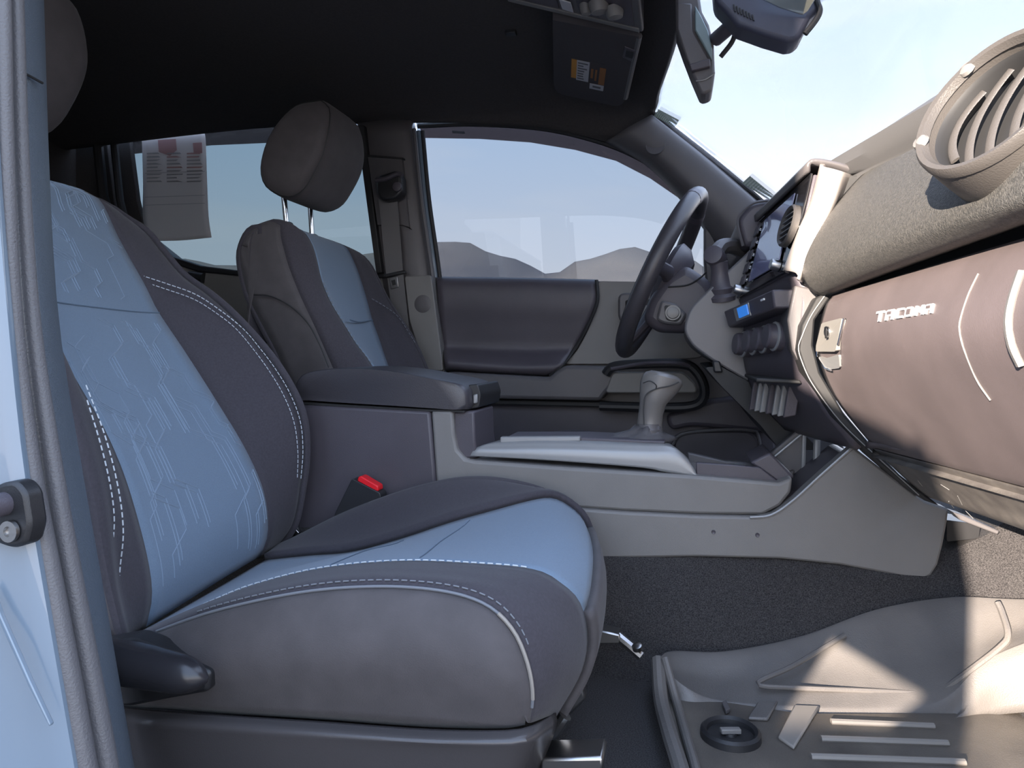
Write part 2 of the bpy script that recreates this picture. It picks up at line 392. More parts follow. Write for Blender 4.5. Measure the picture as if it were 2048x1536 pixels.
o = prism('window_2', [(254, 276), (420, 258), (580, 246), (735, 240), (790, 560), (480, 548), (335, 525), (270, 480)], 2.125, 2.13, 'glass_rear', bevel=0, smooth=False); tag(o, 'tinted rear side window behind the driver headrest', 'window', kind='structure')
# front door far side
fd = thing('door_3', (-0.1, 2.1, -0.55), 'driver door with dark padded panel and grey armrest', 'door', kind='structure')
prism('door_shell', [(866, 556), (1420, 566), (1600, 600), (1720, 1000), (1600, 1060), (900, 1040), (890, 740)], 2.10, 2.17, 'plastic_mid', fd, bevel=0.006)
Gd = grid([pts([(872, 553), (1030, 555), (1193, 559)], 2.105), pts([(873, 561), (1030, 563), (1194, 567)], 2.06), pts([(876, 600), (1030, 604), (1194, 606)], 2.05),
           pts([(880, 650), (1030, 655), (1172, 658)], 2.06), pts([(885, 692), (1030, 698), (1150, 697)], 2.065), pts([(887, 706), (1030, 714), (1136, 712)], 2.045),
           pts([(889, 724), (1030, 734), (1122, 732)], 2.025), pts([(890, 738), (1030, 748), (1100, 750)], 2.04), pts([(890, 742), (1030, 751), (1098, 753)], 2.11)], 24, 5)
gmesh('upper_pad', Gd, 'plastic_dark', fd, solid=0.01)
tube('pad_seam', crv([P(1193, 560, 2.055), P(1194, 605, 2.05), P(1172, 658, 2.055), P(1148, 700, 2.06), P(1122, 733, 2.03), P(1100, 752, 2.035)], 30), 0.005, 'rubber', fd, n=8)
prism('grey_panel', [(1197, 562), (1420, 566), (1440, 640), (1400, 715), (1220, 728), (1130, 728), (1155, 700), (1176, 660), (1197, 606)], 2.07, 2.12, 'plastic_grey', fd, r=6, bevel=0.006)
hb = prism('handle_bezel', [(1236, 586), (1310, 584), (1312, 655), (1262, 662), (1236, 640)], 2.045, 2.08, 'plastic_mid', fd, r=14, bevel=0.006)
prism('handle_recess', [(1250, 600), (1305, 598), (1305, 640), (1262, 645), (1252, 632)], 2.040, 2.06, 'rubber', hb, r=6, bevel=0.003)
prism('handle', [(1256, 612), (1305, 610), (1305, 634), (1264, 636)], 2.02, 2.035, 'plastic_grey', hb, r=5, bevel=0.004)
prism('armrest', [(892, 744), (1098, 755), (1112, 742), (1130, 731), (1225, 733), (1235, 745), (1225, 770), (1200, 802), (960, 797), (905, 790)], 1.99, 2.12, 'plastic_mid', fd, bevel=0.012, seg=3)
prism('armrest_front', [(1225, 745), (1366, 745), (1392, 770), (1394, 786), (1210, 786)], 1.985, 2.1, 'plastic_grey', fd, r=8, bevel=0.006)
tube('pull_handle', crv([P(1212, 748, 1.98), P(1228, 733, 1.975), P(1290, 728, 1.97), P(1365, 728, 1.97), P(1392, 742, 1.97), P(1408, 772, 1.97), P(1406, 798, 1.975), P(1385, 812, 1.98), P(1330, 815, 1.985), P(1200, 812, 2.0)], 50), 0.013, 'plastic_black', fd, n=10)
tube('handle_highlight', crv([P(1222, 738, 1.963), P(1290, 727, 1.958), P(1360, 727, 1.958), P(1380, 733, 1.958)], 24), 0.005, 'plastic_dark', fd, n=8)
prism('lower_trim', [(903, 800), (1205, 806), (1330, 822), (1480, 800), (1540, 830), (1560, 960), (920, 960)], 2.07, 2.11, 'plastic_dark', fd, r=10, bevel=0.01)
prism('shadow_gap', [(935, 797), (1200, 803), (1330, 818), (1330, 826), (1200, 815), (935, 808)], 2.03, 2.08, 'rubber', fd, bevel=0.004)
sp = prism('speaker_panel', [(1345, 872), (1380, 862), (1500, 862), (1518, 880), (1524, 940), (1400, 935), (1350, 910)], 2.04, 2.09, 'plastic_dark', fd, r=14, bevel=0.008)
tube('panel_lip', crv([P(1345, 890, 2.035), P(1365, 868, 2.035), P(1440, 860, 2.035), P(1502, 861, 2.035), P(1516, 872, 2.035), P(1526, 940, 2.035)], 40), 0.005, 'plastic_mid', sp, n=8)
prism('kick_bulge', [(1330, 830), (1420, 800), (1500, 790), (1550, 840), (1545, 866), (1380, 852), (1340, 862)], 2.03, 2.10, 'plastic_dark', fd, r=18, bevel=0.012, seg=3)
# frame strip above driver glass
prism('rain_visor', [(838, 249), (942, 249), (1078, 257), (1181, 279), (1260, 305), (1340, 352), (1392, 402), (1418, 450), (1404, 444), (1370, 404), (1300, 356), (1232, 321), (1150, 299), (1060, 284), (960, 277), (845, 275)], 2.125, 2.130, 'visor_strip', fd, bevel=0, label='smoked strip along the window top')
tube('upper_seal', crv(pts([(836, 252), (942, 248), (1078, 256), (1181, 278), (1262, 308), (1342, 356), (1396, 408), (1424, 470), (1430, 560)], 2.095), 50), 0.008, 'rubber', fd, n=8)
prism('seal_letters', [(904, 261), (928, 263), (930, 267), (905, 266)], 2.120, 2.123, 'rubber', fd, bevel=0)
o = prism('window_3', [(832, 246), (942, 244), (1078, 252), (1181, 272), (1270, 305), (1345, 350), (1400, 400), (1440, 470), (1445, 575), (870, 562)], 2.133, 2.138, 'glass_side', bevel=0, smooth=False); tag(o, 'driver door window glass with pale sky behind', 'window', kind='structure')
# B pillar, driver side
bp = thing('pillar_trim', (-0.75, 2.08, -0.5), 'dark B-pillar trim carrying the driver seat belt', 'pillar', kind='structure')
Gp = grid([pts([(708, 245), (735, 400), (750, 520), (772, 640), (800, 760), (820, 1000)], 2.11), pts([(720, 245), (742, 400), (758, 520), (780, 640), (806, 760), (830, 1000)], 2.06),
           pts([(775, 240), (795, 400), (812, 520), (832, 640), (848, 760), (860, 1000)], 2.045), pts([(822, 240), (838, 400), (858, 545), (872, 640), (884, 740), (892, 1000)], 2.06), pts([(830, 240), (845, 400), (864, 545), (878, 640), (890, 740), (896, 1000)], 2.12)], 30, 5)
gmesh('upper_trim', Gp, 'plastic_mid', bp, solid=0.01)
prism('rear_seal', [(712, 250), (728, 250), (745, 400), (764, 545), (752, 548), (732, 400)], 2.035, 2.06, 'rubber', bp, bevel=.003)
prism('guide_panel', [(735, 312), (804, 316), (818, 456), (822, 458), (818, 455), (805, 450), (755, 450)], 2.035, 2.06, 'plastic_mid', bp, bevel=0.004)
prism('pillar_seam', [(735, 309), (806, 315), (806, 318), (735, 313)], 2.030, 2.05, 'rubber', bp, bevel=0)
prism('lower_trim', [(808, 552), (862, 550), (884, 720), (886, 742), (850, 742), (836, 700), (818, 640)], 2.03, 2.08, 'plastic_grey', bp, r=6, bevel=0.008)
lathe('trim_dent', P(846, 608, 2.032), (0, -1, 0), [(0, 0.030), (0.002, 0.026), (0.003, 0.012)], 'plastic_mid', bp)
tube('door_seal', crv(pts([(828, 258), (843, 400), (866, 560), (880, 680), (886, 745)], 2.055), 30), 0.007, 'seal_rubber', bp, n=8)
tube('door_edge', crv(pts([(837, 262), (850, 400), (872, 560), (886, 700), (888, 745)], 2.085), 30), 0.007, 'paint_blue', bp, n=8)
tube('door_seal', crv(pts([(845, 262), (858, 400), (880, 560), (890, 700), (892, 745)], 2.09), 30), 0.007, 'rubber', bp, n=8)
# A pillar, driver side
ap = thing('pillar_trim', (0.3, 2.05, 0.1), 'blue-grey A-pillar trim between windscreen and driver window', 'pillar', kind='structure')
Ga = grid([pts([(1304, 228), (1400, 302), (1480, 368), (1545, 424), (1620, 485)], 2.03), pts([(1298, 232), (1393, 308), (1470, 376), (1535, 434), (1610, 500)], 1.99), pts([(1255, 255), (1345, 330), (1425, 408), (1490, 480), (1560, 560)], 1.985),
           pts([(1222, 278), (1300, 326), (1375, 400), (1432, 480), (1475, 580)], 2.02), pts([(1210, 284), (1290, 330), (1362, 402), (1420, 482), (1455, 590)], 2.08)], 30, 5)
gmesh('pillar_cover', Ga, 'plastic_mid', ap, solid=0.01)
c0 = P(1311, 292, 1.986); lathe('emblem_ring', c0, (-0.1, -1, 0.25), [(0, 0.0255), (0.003, 0.0250), (0.003, 0.0235), (0.001, 0.0232)], 'plastic_mid', ap)
prism('corner_sail', [(1408, 450), (1440, 480), (1480, 590), (1412, 575), (1408, 520)], 2.03, 2.10, 'plastic_mid', ap, bevel=0.006)
tube('glass_seal', crv(pts([(1306, 226), (1402, 300), (1482, 366), (1547, 422)], 2.022), 30), 0.006, 'rubber', ap, n=8)
# windscreen
wl = [pts([(1255, 205), (1370, 310), (1450, 378), (1600, 500)], 2.06)]
for Y, xh, z, xb, zb in ((1.7, -0.06, 0.685, 0.62, 0.24), (1.31, -0.05, 0.69, 0.68, 0.25), (0.9, -0.06, 0.685, 0.62, 0.24), (0.58, -0.08, 0.62, 0.50, 0.2)):
    wl.append([V((xh, Y, z)), V((xh+(xb-xh)*.35, Y, z+(zb-z)*.33)), V((xh+(xb-xh)*.7, Y, z+(zb-z)*.68)), V((xb, Y, zb))])
Gw = grid(wl, 14, 5)
ws = gmesh('window_4', Gw, 'glass_clear', solid=0.005); tag(ws, 'windscreen glass above the dashboard', 'windscreen', kind='structure')
for (a, b, c, d), nm in ((((1316, 218), (1358, 240), (1350, 254), (1308, 232)), 1), (((1500, 352), (1552, 394), (1545, 404), (1484, 366)), 2)):
    s = prism('barcode_sticker', [a, b, c, d], 2.0, 2.001, 'sticker_green', ws, bevel=0)
    for k in range(12):
        t0 = (k+.2)/12; t1 = (k+.65)/12
        A = [(a[0]+(b[0]-a[0])*t, a[1]+(b[1]-a[1])*t) for t in (t0, t1)]; B = [(d[0]+(c[0]-d[0])*t, d[1]+(c[1]-d[1])*t) for t in (t0, t1)]
        prism('bar', [A[0], A[1], B[1], B[0]], 1.9985, 1.9995, 'sticker_dark', ws, bevel=0)
# near B pillar, passenger side (left edge of the frame)
np_ = thing('pillar_trim', (-0.55, 0.5, -0.6), 'near B-pillar in blue-grey paint with rubber door seals', 'pillar', kind='structure')
def L(l, Y):
    a, b = l[0], l[-1]; l = [(a[0]-42, a[1]-720)]+l+[(b[0]+74, b[1]+440)]
    return [P(x, y, Y) for x, y in l]
edge_body = [(-30, -200), (-10, 300), (16, 640), (46, 925), (82, 1150), (160, 1600)]
e1 = [(5, -200), (24, 300), (46, 640), (66, 925), (108, 1150), (190, 1600)]
e2 = [(28, -200), (46, 300), (66, 640), (84, 925), (132, 1150), (212, 1600)]
e3 = [(52, -200), (74, 300), (98, 640), (118, 925), (158, 1150), (236, 1600)]
e4 = [(78, -200), (97, 340), (116, 640), (160, 925), (200, 1150), (278, 1600)]
Gb = grid([L([(-420, -200), (-400, 300), (-380, 640), (-350, 925), (-320, 1150), (-260, 1600)], 0.40), L([(-150, -200), (-130, 300), (-105, 640), (-75, 925), (-45, 1150), (20, 1600)], 0.455), L(edge_body, 0.475), L([(x+14, y) for x, y in edge_body], 0.50)], 30, 5)
gmesh('body_panel', Gb, 'paint_blue', np_, solid=0.01)
rr = [.0062+.0034*sm(.45, .85, k/39) for k in range(40)]
tube('door_seal', crv(L([(0, -200), (12, 300), (28, 640), (60, 925), (100, 1150), (180, 1600)], 0.487), 40), rr, 'seal_rubber', np_, n=12)
tube('inner_seal', crv(L([(24, -200), (42, 300), (64, 640), (104, 925), (142, 1150), (224, 1600)], 0.512), 40), rr, 'seal_rubber', np_, n=12)
Gt = grid([L([(22, -200), (42, 300), (64, 640), (104, 925), (142, 1150), (224, 1600)], 0.53), L([(44, -200), (64, 300), (88, 640), (124, 925), (164, 1150), (244, 1600)], 0.535), L(e4, 0.58), L(e4, 0.66)], 30, 5)
gmesh('inner_trim', Gt, 'pillar_trim', np_, solid=0.008)
tube('trim_seam', [P(52, 148, 0.527), P(85, 166, 0.55)], 0.0012, 'rubber', np_, n=6)
st = prism('striker_plate', [(-30, 985), (0, 966), (30, 962), (50, 985), (60, 1050), (50, 1090), (25, 1098), (0, 1090), (-30, 1075)], 0.458, 0.475, 'plastic_black', np_, r=12, bevel=0.003, label='black door striker plate with bolt')
lathe('bolt', P(22, 1062, 0.457), (0, -1, 0), [(0, 0.0082), (0.003, 0.0080), (0.003, 0.004), (0.001, 0.0035)], 'steel', st)
lathe('striker_post', P(8, 1008, 0.458), (0, -1, 0), [(0, 0.009), (0.03, 0.009), (0.032, 0.011), (0.036, 0.011), (0.038, 0.009)], 'plastic_dark', st)
prism('body_crease', [(-20, 1170), (0, 1230), (60, 1365), (100, 1450), (98, 1454), (56, 1372), (-4, 1240), (-22, 1185)], 0.452, 0.456, 'paint_blue', np_, bevel=0.0015)
# passenger side hinge pillar and A-pillar ahead of the door opening
fp = thing('pillar_trim', (0.6, 0.48, -0.62), 'passenger-side front hinge pillar beside the dashboard end', 'pillar', kind='structure')
box('hinge_post', (0.66, 0.45, -0.20), 0.20, 0.035, 0.44, 'paint_blue', fp, bevel=.02)
tube('pillar_cover', crv([V((.56, .50, .22)), V((.36, .50, .36)), V((.12, .52, .52)), V((-.08, .55, .63))], 20), .036, 'plastic_mid', fp, n=12)
# sill below the door opening
o = box('trim_5', (-0.35, 0.50, -0.545), 0.95, 0.05, 0.07, 'plastic_mid', bevel=0.01); tag(o, 'dark door sill trim under the passenger seat', 'sill', kind='structure')
# =================================================================== seats
def back_ext(c, d1=(-0.05, 0, 0.012), d2=(-0.11, 0, -0.05), d3=(-0.12, 0, -0.3)):
    t = c[-1]; return c+[t+V(d1), t+V(d2), t+V(d3)]
def emboss(name, G, j0, j1, i0, i1, parent, seed, cells, rad=0.0008, lift=0.0002):
    """fine raised lines of a stepped hexagon pattern lying on the panel"""
    rnd = random.Random(seed); b = MB()
    def S(u, v):
        jj = j0+(j1-j0)*max(0, min(1, u)); ii = i0+(i1-i0)*max(0, min(1, v)); a = int(min(jj, j1-1)); c = int(min(ii, i1-1)); x = jj-a; y = ii-c
        p = G[a][c]*(1-x)*(1-y)+G[a+1][c]*x*(1-y)+G[a][c+1]*(1-x)*y+G[a+1][c+1]*x*y
        n = (G[a+1][c]-G[a][c]).cross(G[a][c+1]-G[a][c]).normalized()
        if n.x < 0: n = -n
        return p+n*lift
    for k in range(cells):
        u = -0.1+1.2*((k*0.381) % 1.0)+rnd.uniform(-.03, .03); v = rnd.uniform(-.1, .55); sg = rnd.choice((-1, 1)); path = [(u, v)]
        for s in range(rnd.randint(3, 5)):
            v += rnd.choice((.07, .12, .20)); path.append((u, v))
            w_ = rnd.choice((.08, .13)); u += sg*w_; v += w_*.42; path.append((u, v)); sg = -sg if rnd.random() < .75 else sg
        for du in ((0, 0), (.022, .012)) if rnd.random() < .55 else ((0, 0),):
            run = []
            for a, c in zip(path, path[1:]):
                n = 8
                for q in range(n): run.append((a[0]+(c[0]-a[0])*q/n+du[0], a[1]+(c[1]-a[1])*q/n+du[1]))
            seg = []
            for q in run+[(9, 9)]:
                if 0.02 < q[0] < 0.98 and 0.01 < q[1] < 0.99: seg.append(S(*q))
                else:
                    if len(seg) > 3: b.add(*tubeVF(seg, rad, 4))
                    seg = []
    return b.build(name, 'fabric_emboss', parent)
CUSH = [
 [(215, 1405, .74), (260, 1414, .705), (450, 1427, .70), (640, 1439, .70), (850, 1454, .70), (1000, 1457, .70), (1050, 1450, .71)],
 [(225, 1345, .70), (300, 1340, .685), (500, 1320, .678), (700, 1310, .675), (900, 1325, .678), (1000, 1375, .685), (1052, 1440, .705)],
 [(245, 1292, .715), (300, 1268, .71), (430, 1222, .705), (600, 1185, .70), (750, 1173, .70), (880, 1181, .70), (970, 1208, .70), (1025, 1258, .70), (1055, 1325, .70), (1066, 1390, .703), (1060, 1446, .71)],
 [(250, 1276, .75), (430, 1200, .745), (600, 1158, .74), (750, 1141, .74), (900, 1148, .74), (1010, 1165, .74), (1075, 1205, .74), (1118, 1275, .74), (1128, 1350, .745), (1098, 1432, .75)],
 [(290, 1258, .80), (400, 1213, .80), (500, 1172, .80), (640, 1137, .80), (800, 1122, .80), (950, 1127, .80), (1070, 1139, .80), (1125, 1168, .80), (1160, 1205, .81), (1176, 1270, .82), (1165, 1340, .82), (1118, 1424, .82)],
 [(410, 1190, .95), (560, 1142, .95), (700, 1108, .95), (850, 1088, .95), (1000, 1072, .95), (1090, 1068, .95), (1150, 1083, .95), (1190, 1120, .95), (1196, 1190, .95), (1168, 1300, .95)],
 [(530, 1120, 1.10), (620, 1111, 1.10), (700, 1104, 1.10), (800, 1078, 1.10), (900, 1045, 1.10), (1000, 1017, 1.115), (1065, 1000, 1.145), (1104, 996, 1.17), (1136, 1010, 1.175), (1168, 1042, 1.172), (1178, 1100, 1.17), (1162, 1210, 1.165)],
 [(560, 1085, 1.19), (700, 1022, 1.19), (850, 971, 1.19), (950, 956, 1.19), (1050, 968, 1.19), (1115, 993, 1.19), (1150, 1030, 1.19), (1162, 1090, 1.18), (1150, 1190, 1.18)],
 [(562, 1105, 1.202), (700, 1040, 1.202), (850, 988, 1.202), (950, 973, 1.202), (1050, 983, 1.202), (1112, 1006, 1.200), (1145, 1040, 1.196), (1156, 1095, 1.188), (1146, 1192, 1.186)],
 [(570, 1250, 1.205), (700, 1230, 1.205), (850, 1210, 1.205), (950, 1200, 1.205), (1050, 1195, 1.20), (1110, 1195, 1.195), (1140, 1195, 1.19)]]
CW = [pts(c) for c in CUSH]
CW[7] = [p-V((0, 0, .012)) for p in CW[7]]; CW[8] = [p-V((0, 0, .014)) for p in CW[8]]
SEATX = V((0, 0.75, 0))
def cushion(parent, off, light='fabric_light'):
    cw = [[p+off for p in c] for c in CW]; G = grid(cw, 64, 6); n = 63
    gmesh('cushion_side', G, 'fabric_side', parent, 0, 12, solid=0.01)
    gmesh('cushion_bolster', G, 'fabric_dark', parent, 12, 24, solid=0.01)
    gmesh('cushion_panel', G, light, parent, 24, 36, 0, 52, solid=0.01)
    gmesh('cushion_front', G, 'fabric_side', parent, 24, 36, 52, n, solid=0.01)
    gmesh('cushion_bolster', G, 'fabric_dark', parent, 36, 54, solid=0.01)
    for fr in (23, 33):
        tube('panel_crease', [G[j][fr]+V((0, 0, 0.0008)) for j in range(25, 36)], 0.0007, 'fabric_crease', parent, n=5)
    return G
mat('fabric_crease', (0.110, 0.154, 0.210), 0.9)
def outline(l, Y): return [(P(x, y, Y).x, P(x, y, Y).z) for x, y in l]
HR = [(640, 196), (660, 215), (664, 260), (655, 310), (632, 358), (612, 388), (585, 402), (556, 396), (532, 376), (526, 340), (538, 290), (560, 240), (592, 206)]
HRo = crv([V((a, b, 0)) for a, b in outline(HR, 1.58)]+[V((*outline(HR[:1], 1.58)[0], 0))], 41)[:-1]
HRo = [(p.x, p.y) for p in HRo]
def headrest(parent, off, tilt=0):
    cxz = (sum(p[0] for p in HRo)/40, sum(p[1] for p in HRo)/40)
    ca, sa = math.cos(tilt), math.sin(tilt)
    ol = [(cxz[0]+(x-cxz[0])*ca-(z-cxz[1])*sa+off.x, cxz[1]+(x-cxz[0])*sa+(z-cxz[1])*ca+off.z) for x, z in HRo]
    ys = [1.572, 1.576, 1.584, 1.60, 1.64, 1.692, 1.744, 1.784, 1.80, 1.808, 1.812]; sc = [.72, .86, .94, .985, 1.0, 1.0, 1.0, .985, .94, .86, .72]
    zmin = min(z for x, z in ol); zmax = max(z for x, z in ol); yc = 1.692+off.y; cx = cxz[0]+off.x; cz = cxz[1]+off.z
    def tp(y, z):
        r = (z-zmin)/(zmax-zmin); return yc+(y-yc)*(1-.24*sm(.50, 1.05, r)-.05*sm(.35, -.1, r))
    v = []; f = []; n = len(ol)
    for y, s_ in zip(ys, sc):
        for x, z in ol: zz = cz+(z-cz)*s_; v.append(V((cx+(x-cx)*s_, tp(y+off.y, zz), zz)))
    for i in range(len(ys)-1):
        for j in range(n): f.append((i*n+j, i*n+(j+1) % n, (i+1)*n+(j+1) % n, (i+1)*n+j))
    f += [tuple(range(n-1, -1, -1)), tuple((len(ys)-1)*n+j for j in range(n))]
    h = mk('headrest', v, f, 'fabric_side', parent, angle=60)
    ring = []
    for x, z in ol:
        zz = cz+(z-cz)*.962; ring.append(V((cx+(x-cx)*.962, tp(1.588+off.y, zz), zz)))
    tube('seam', ring, 0.0014, 'rubber', h, n=5, closed=True)
    return h
# ---- passenger seat
ps = thing('car_seat', (-0.4, 0.95, -0.5), 'front passenger seat nearest the camera, light blue-grey patterned centre and dark bolsters', 'seat', 'front seats')
Gc = cushion(ps, V((0, 0, 0)))
stitch('stitching', [p+V((0, 0, 0.001)) for p in Gc[24][8:46]], 'thread', ps)
stitch('stitching', [p+V((-.0005, -.001, 0.0012)) for p in Gc[13][12:56]], 'thread_dim', ps, r=0.0009)
tube('sun_streak_piping', [p+V((0.0002, -0.0016, 0.0005)) for p in Gc[12][50:61]], 0.0020, 'sun_streak', ps, n=6, label='pale piping at the front corner, grazing sun painted in its colour')  # lighter colour stands in for sun grazing this stretch of piping
tube('piping', [p+V((0.0, -0.0012, 0.0005)) for p in Gc[12][6:62]], 0.0016, 'thread_dim', ps, n=6)
stitch('stitching', [p+V((0, -.004, 0.0025)) for p in Gc[42][6:52]], 'thread', ps, r=0.0008)
D1 = [(232, 1278, .71), (208, 1180, .71), (190, 1100, .71), (172, 1000, .71), (140, 880, .71), (90, 760, .71), (40, 640, .71), (-10, 540, .72), (-60, 450, .74), (-90, 370, .78)]
D2 = [(262, 1264, .75), (244, 1170, .75), (238, 1100, .75), (226, 1000, .75), (195, 880, .75), (150, 760, .75), (95, 640, .75), (45, 540, .76), (0, 450, .78), (-40, 360, .81)]
D3 = [(292, 1254, .80), (304, 1195, .80), (298, 1130, .80), (275, 1035, .80), (245, 940, .80), (205, 850, .80), (150, 755, .80), (95, 650, .80), (60, 560, .81), (20, 470, .83), (-10, 345, .86)]
D4 = [(415, 1176, .95), (428, 1120, .95), (424, 1055, .95), (390, 960, .95), (340, 860, .95), (280, 755, .95), (232, 668, .95), (180, 575, .95), (135, 480, .95), (100, 410, .96), (85, 366, .97)]
D5 = [(522, 1112, 1.10), (536, 1062, 1.10), (528, 985, 1.10), (492, 900, 1.10), (432, 800, 1.10), (368, 700, 1.10), (316, 622, 1.10), (290, 570, 1.10), (240, 480, 1.10), (208, 412, 1.10), (188, 392, 1.10)]
D6 = [(540, 1108, 1.19), (585, 1050, 1.19), (601, 965, 1.19), (606, 900, 1.19), (598, 830, 1.19), (570, 768, 1.19), (528, 706, 1.19), (470, 640, 1.19), (418, 592, 1.19), (365, 552, 1.19), (330, 512, 1.19), (290, 464, 1.19), (250, 438, 1.18), (215, 415, 1.17)]
B = [back_ext(pts(c)) for c in (D1, D2, D3, D4, D5, D6)]
B = [[p+V((-0.13, 0.0, 0)) for p in B[0]]] + B + [[p+V((-0.035, 0.006, -.004)) for p in B[-1]], [p+V((-0.13, 0.008, 0)) for p in B[-1]]]
Gk = grid(B, 72, 6)
gmesh('backrest_side', Gk, 'fabric_side', ps, 0, 6, solid=0.01)
gmesh('backrest_bolster', Gk, 'fabric_dark', ps, 6, 18, solid=0.01)
gmesh('backrest_panel', Gk, 'fabric_light', ps, 18, 30, solid=0.01)
gmesh('backrest_bolster', Gk, 'fabric_dark', ps, 30, 36, solid=0.01)
gmesh('backrest_side', Gk, 'fabric_dark', ps, 36, 48, solid=0.01)
iS = min(range(60), key=lambda i: abs(proj(Gk[30][i])[1]-618))
emboss('embossed_lines', Gk, 18, 30, 1, iS-1, ps, 5, 20); emboss('embossed_lines', Gk, 18, 30, iS+1, 53, ps, 9, 26)
tube('panel_seam', [Gk[j][iS]+V((0.0006, 0, 0)) for j in range(18, 31)], 0.0013, 'fabric_crease', ps, n=6)
NRM = V((0.003, -0.0015, 0.001))
stitch('stitching', pts([(158, 770, .748), (196, 872, .748), (222, 975, .748), (232, 1060, .748), (226, 1130, .748), (222, 1175, .745)]), 'thread', ps, off=V((0.010, 0, 0.0)), pitch=0.009, ln=0.006, r=0.0009)
stitch('stitching', pts([(160, 800, .74), (186, 885, .74), (206, 970, .74), (214, 1040, .74), (208, 1110, .74)]), 'thread', ps, off=V((0.010, 0, 0.0)), pitch=0.009, ln=0.006, r=0.0009)
IB = min(range(72), key=lambda i: abs(proj(Gk[35][i])[1]-655) if i < 55 else 1e9)
sfar = pts([(278, 553, 1.108), (330, 570, 1.13), (385, 590, 1.15), (430, 618, 1.165)])
stitch('stitching', [p+V((0.005, -0.002, 0.002)) for p in sfar]+[Gk[36][i]+V((.002, -.004, 0)) for i in range(IB, 8, -3)], 'thread', ps, pitch=0.008, ln=0.0052, r=0.0008)
stitch('stitching', [p+V((0.005, -0.002, -0.008)) for p in sfar]+[Gk[35][i]+V((.001, -.002, 0)) for i in range(IB, 8, -3)], 'thread', ps, pitch=0.008, ln=0.0052, r=0.0007)
hp = headrest(ps, V((-0.183, -0.738, 0.010)))
Gs = grid([pts([(180, 1405, .74), (270, 1416, .695), (450, 1430, .69), (640, 1442, .69), (850, 1457, .69), (1000, 1460, .69), (1060, 1452, .705), (1112, 1425, .77)]),
           pts([(180, 1430, .732), (270, 1440, .679), (450, 1454, .675), (640, 1467, .674), (850, 1482, .674), (1000, 1484, .677), (1062, 1476, .692), (1115, 1448, .762)]),
           pts([(180, 1470, .73), (270, 1480, .68), (450, 1490, .677), (640, 1500, .676), (850, 1510, .678), (1000, 1512, .68), (1060, 1500, .695), (1106, 1475, .765)]),
           pts([(180, 1600, .73), (270, 1620, .69), (450, 1630, .69), (640, 1640, .69), (850, 1640, .69), (980, 1630, .695), (1030, 1590, .71), (1075, 1550, .77)])], 40, 5)
gmesh('base_cover', Gs, 'plastic_gloss', ps, solid=0.008)
tube('recline_lever', crv([P(180, 1318, .652), P(250, 1326, .646), P(330, 1342, .640), P(380, 1352, .637), P(404, 1357, .638), P(416, 1359, .640)], 24), [.0215]*10+[.0212, .021, .0208, .0205, .020, .0197, .0194, .019, .0186, .018, .0165, .014, .010, .003], 'lever_black', ps, n=18)
prism('hinge_cover', [(180, 1290), (262, 1275), (300, 1290), (420, 1345), (415, 1385), (330, 1400), (255, 1415), (180, 1410)], 0.672, 0.70, 'plastic_black', ps, r=10, bevel=0.005)
# slide rails and adjuster bar under the seat front
prism('slide_rail', [(1080, 1517), (1206, 1515), (1206, 1545), (1080, 1545)], 0.76, 0.80, 'steel', ps, bevel=0.003)
tube('rail_bracket', [P(1130, 1430, .82), P(1110, 1460, .82), P(1060, 1500, .82)], 0.008, 'steel', ps)
prism('rail_block', [(1110, 1420), (1165, 1375), (1172, 1400), (1120, 1450)], 0.84, 0.86, 'plastic_black', ps, bevel=0.003)
prism('slide_rail', [(1120, 1262), (1205, 1262), (1240, 1270), (1240, 1288), (1120, 1290)], 1.12, 1.15, 'steel', ps, bevel=0.002)
ra = tube('rail_foot', [P(1236, 1272, 1.13), P(1258, 1290, 1.125), P(1283, 1312, 1.12)], 0.008, 'steel', ps)
lathe('bolt', P(1276, 1298, 1.115), (-.3, -.3, 1), [(0, .008), (.006, .008), (.008, .005)], 'steel', ra)
# ---- driver seat
ds = thing('car_seat', (-0.4, 1.70, -0.5), 'driver seat behind the centre armrest, light blue-grey centre strip and dark bolsters', 'seat', 'front seats')
Gdc = cushion(ds, V((0.05, 0.75, 0.0)))
E0 = pts([(640, 1000), (600, 830), (560, 720), (530, 660), (500, 600), (485, 550), (480, 510), (488, 480), (500, 462), (515, 455)], 1.46)
E1 = pts([(760, 1000), (705, 830), (660, 722), (628, 650), (600, 590), (580, 540), (568, 500), (562, 475), (560, 458), (560, 450)], 1.465)
E2 = pts([(860, 1000), (805, 830), (741, 726), (713, 688), (688, 648), (662, 605), (644, 562), (634, 520), (624, 488), (606, 462)], 1.515)
E3 = pts([(830, 1000), (790, 830), (742, 726), (716, 688), (692, 648), (670, 600), (652, 555), (642, 515), (632, 488), (614, 466)], 1.60)
E4 = pts([(900, 1000), (815, 830), (778, 735), (760, 682), (745, 640), (734, 600), (717, 545), (702, 510), (692, 494), (682, 488)], 1.85)
E5 = pts([(960, 1000), (890, 830), (848, 730), (826, 682), (801, 642), (775, 602), (757, 566), (742, 536), (726, 516), (706, 504)], 1.94)
BD = [back_ext(c, (-.035, 0, .008), (-.075, 0, -.03), (-.08, 0, -.25)) for c in (E1, E2, E3, E4, E5)]
BD = [back_ext(E0, (.0, 0, .004), (.0, 0, -.01), (-.0, 0, -.1))]+BD+[[p+V((-0.13, 0.012, 0)) for p in BD[-1]]]
Ge = grid(BD, 64, 6)
gmesh('backrest_side', Ge, 'fabric_side', ds, 0, 6, solid=0.01)
gmesh('backrest_bolster', Ge, 'fabric_dark', ds, 6, 12, solid=0.01)
gmesh('backrest_panel', Ge, 'fabric_light', ds, 12, 24, solid=0.01)
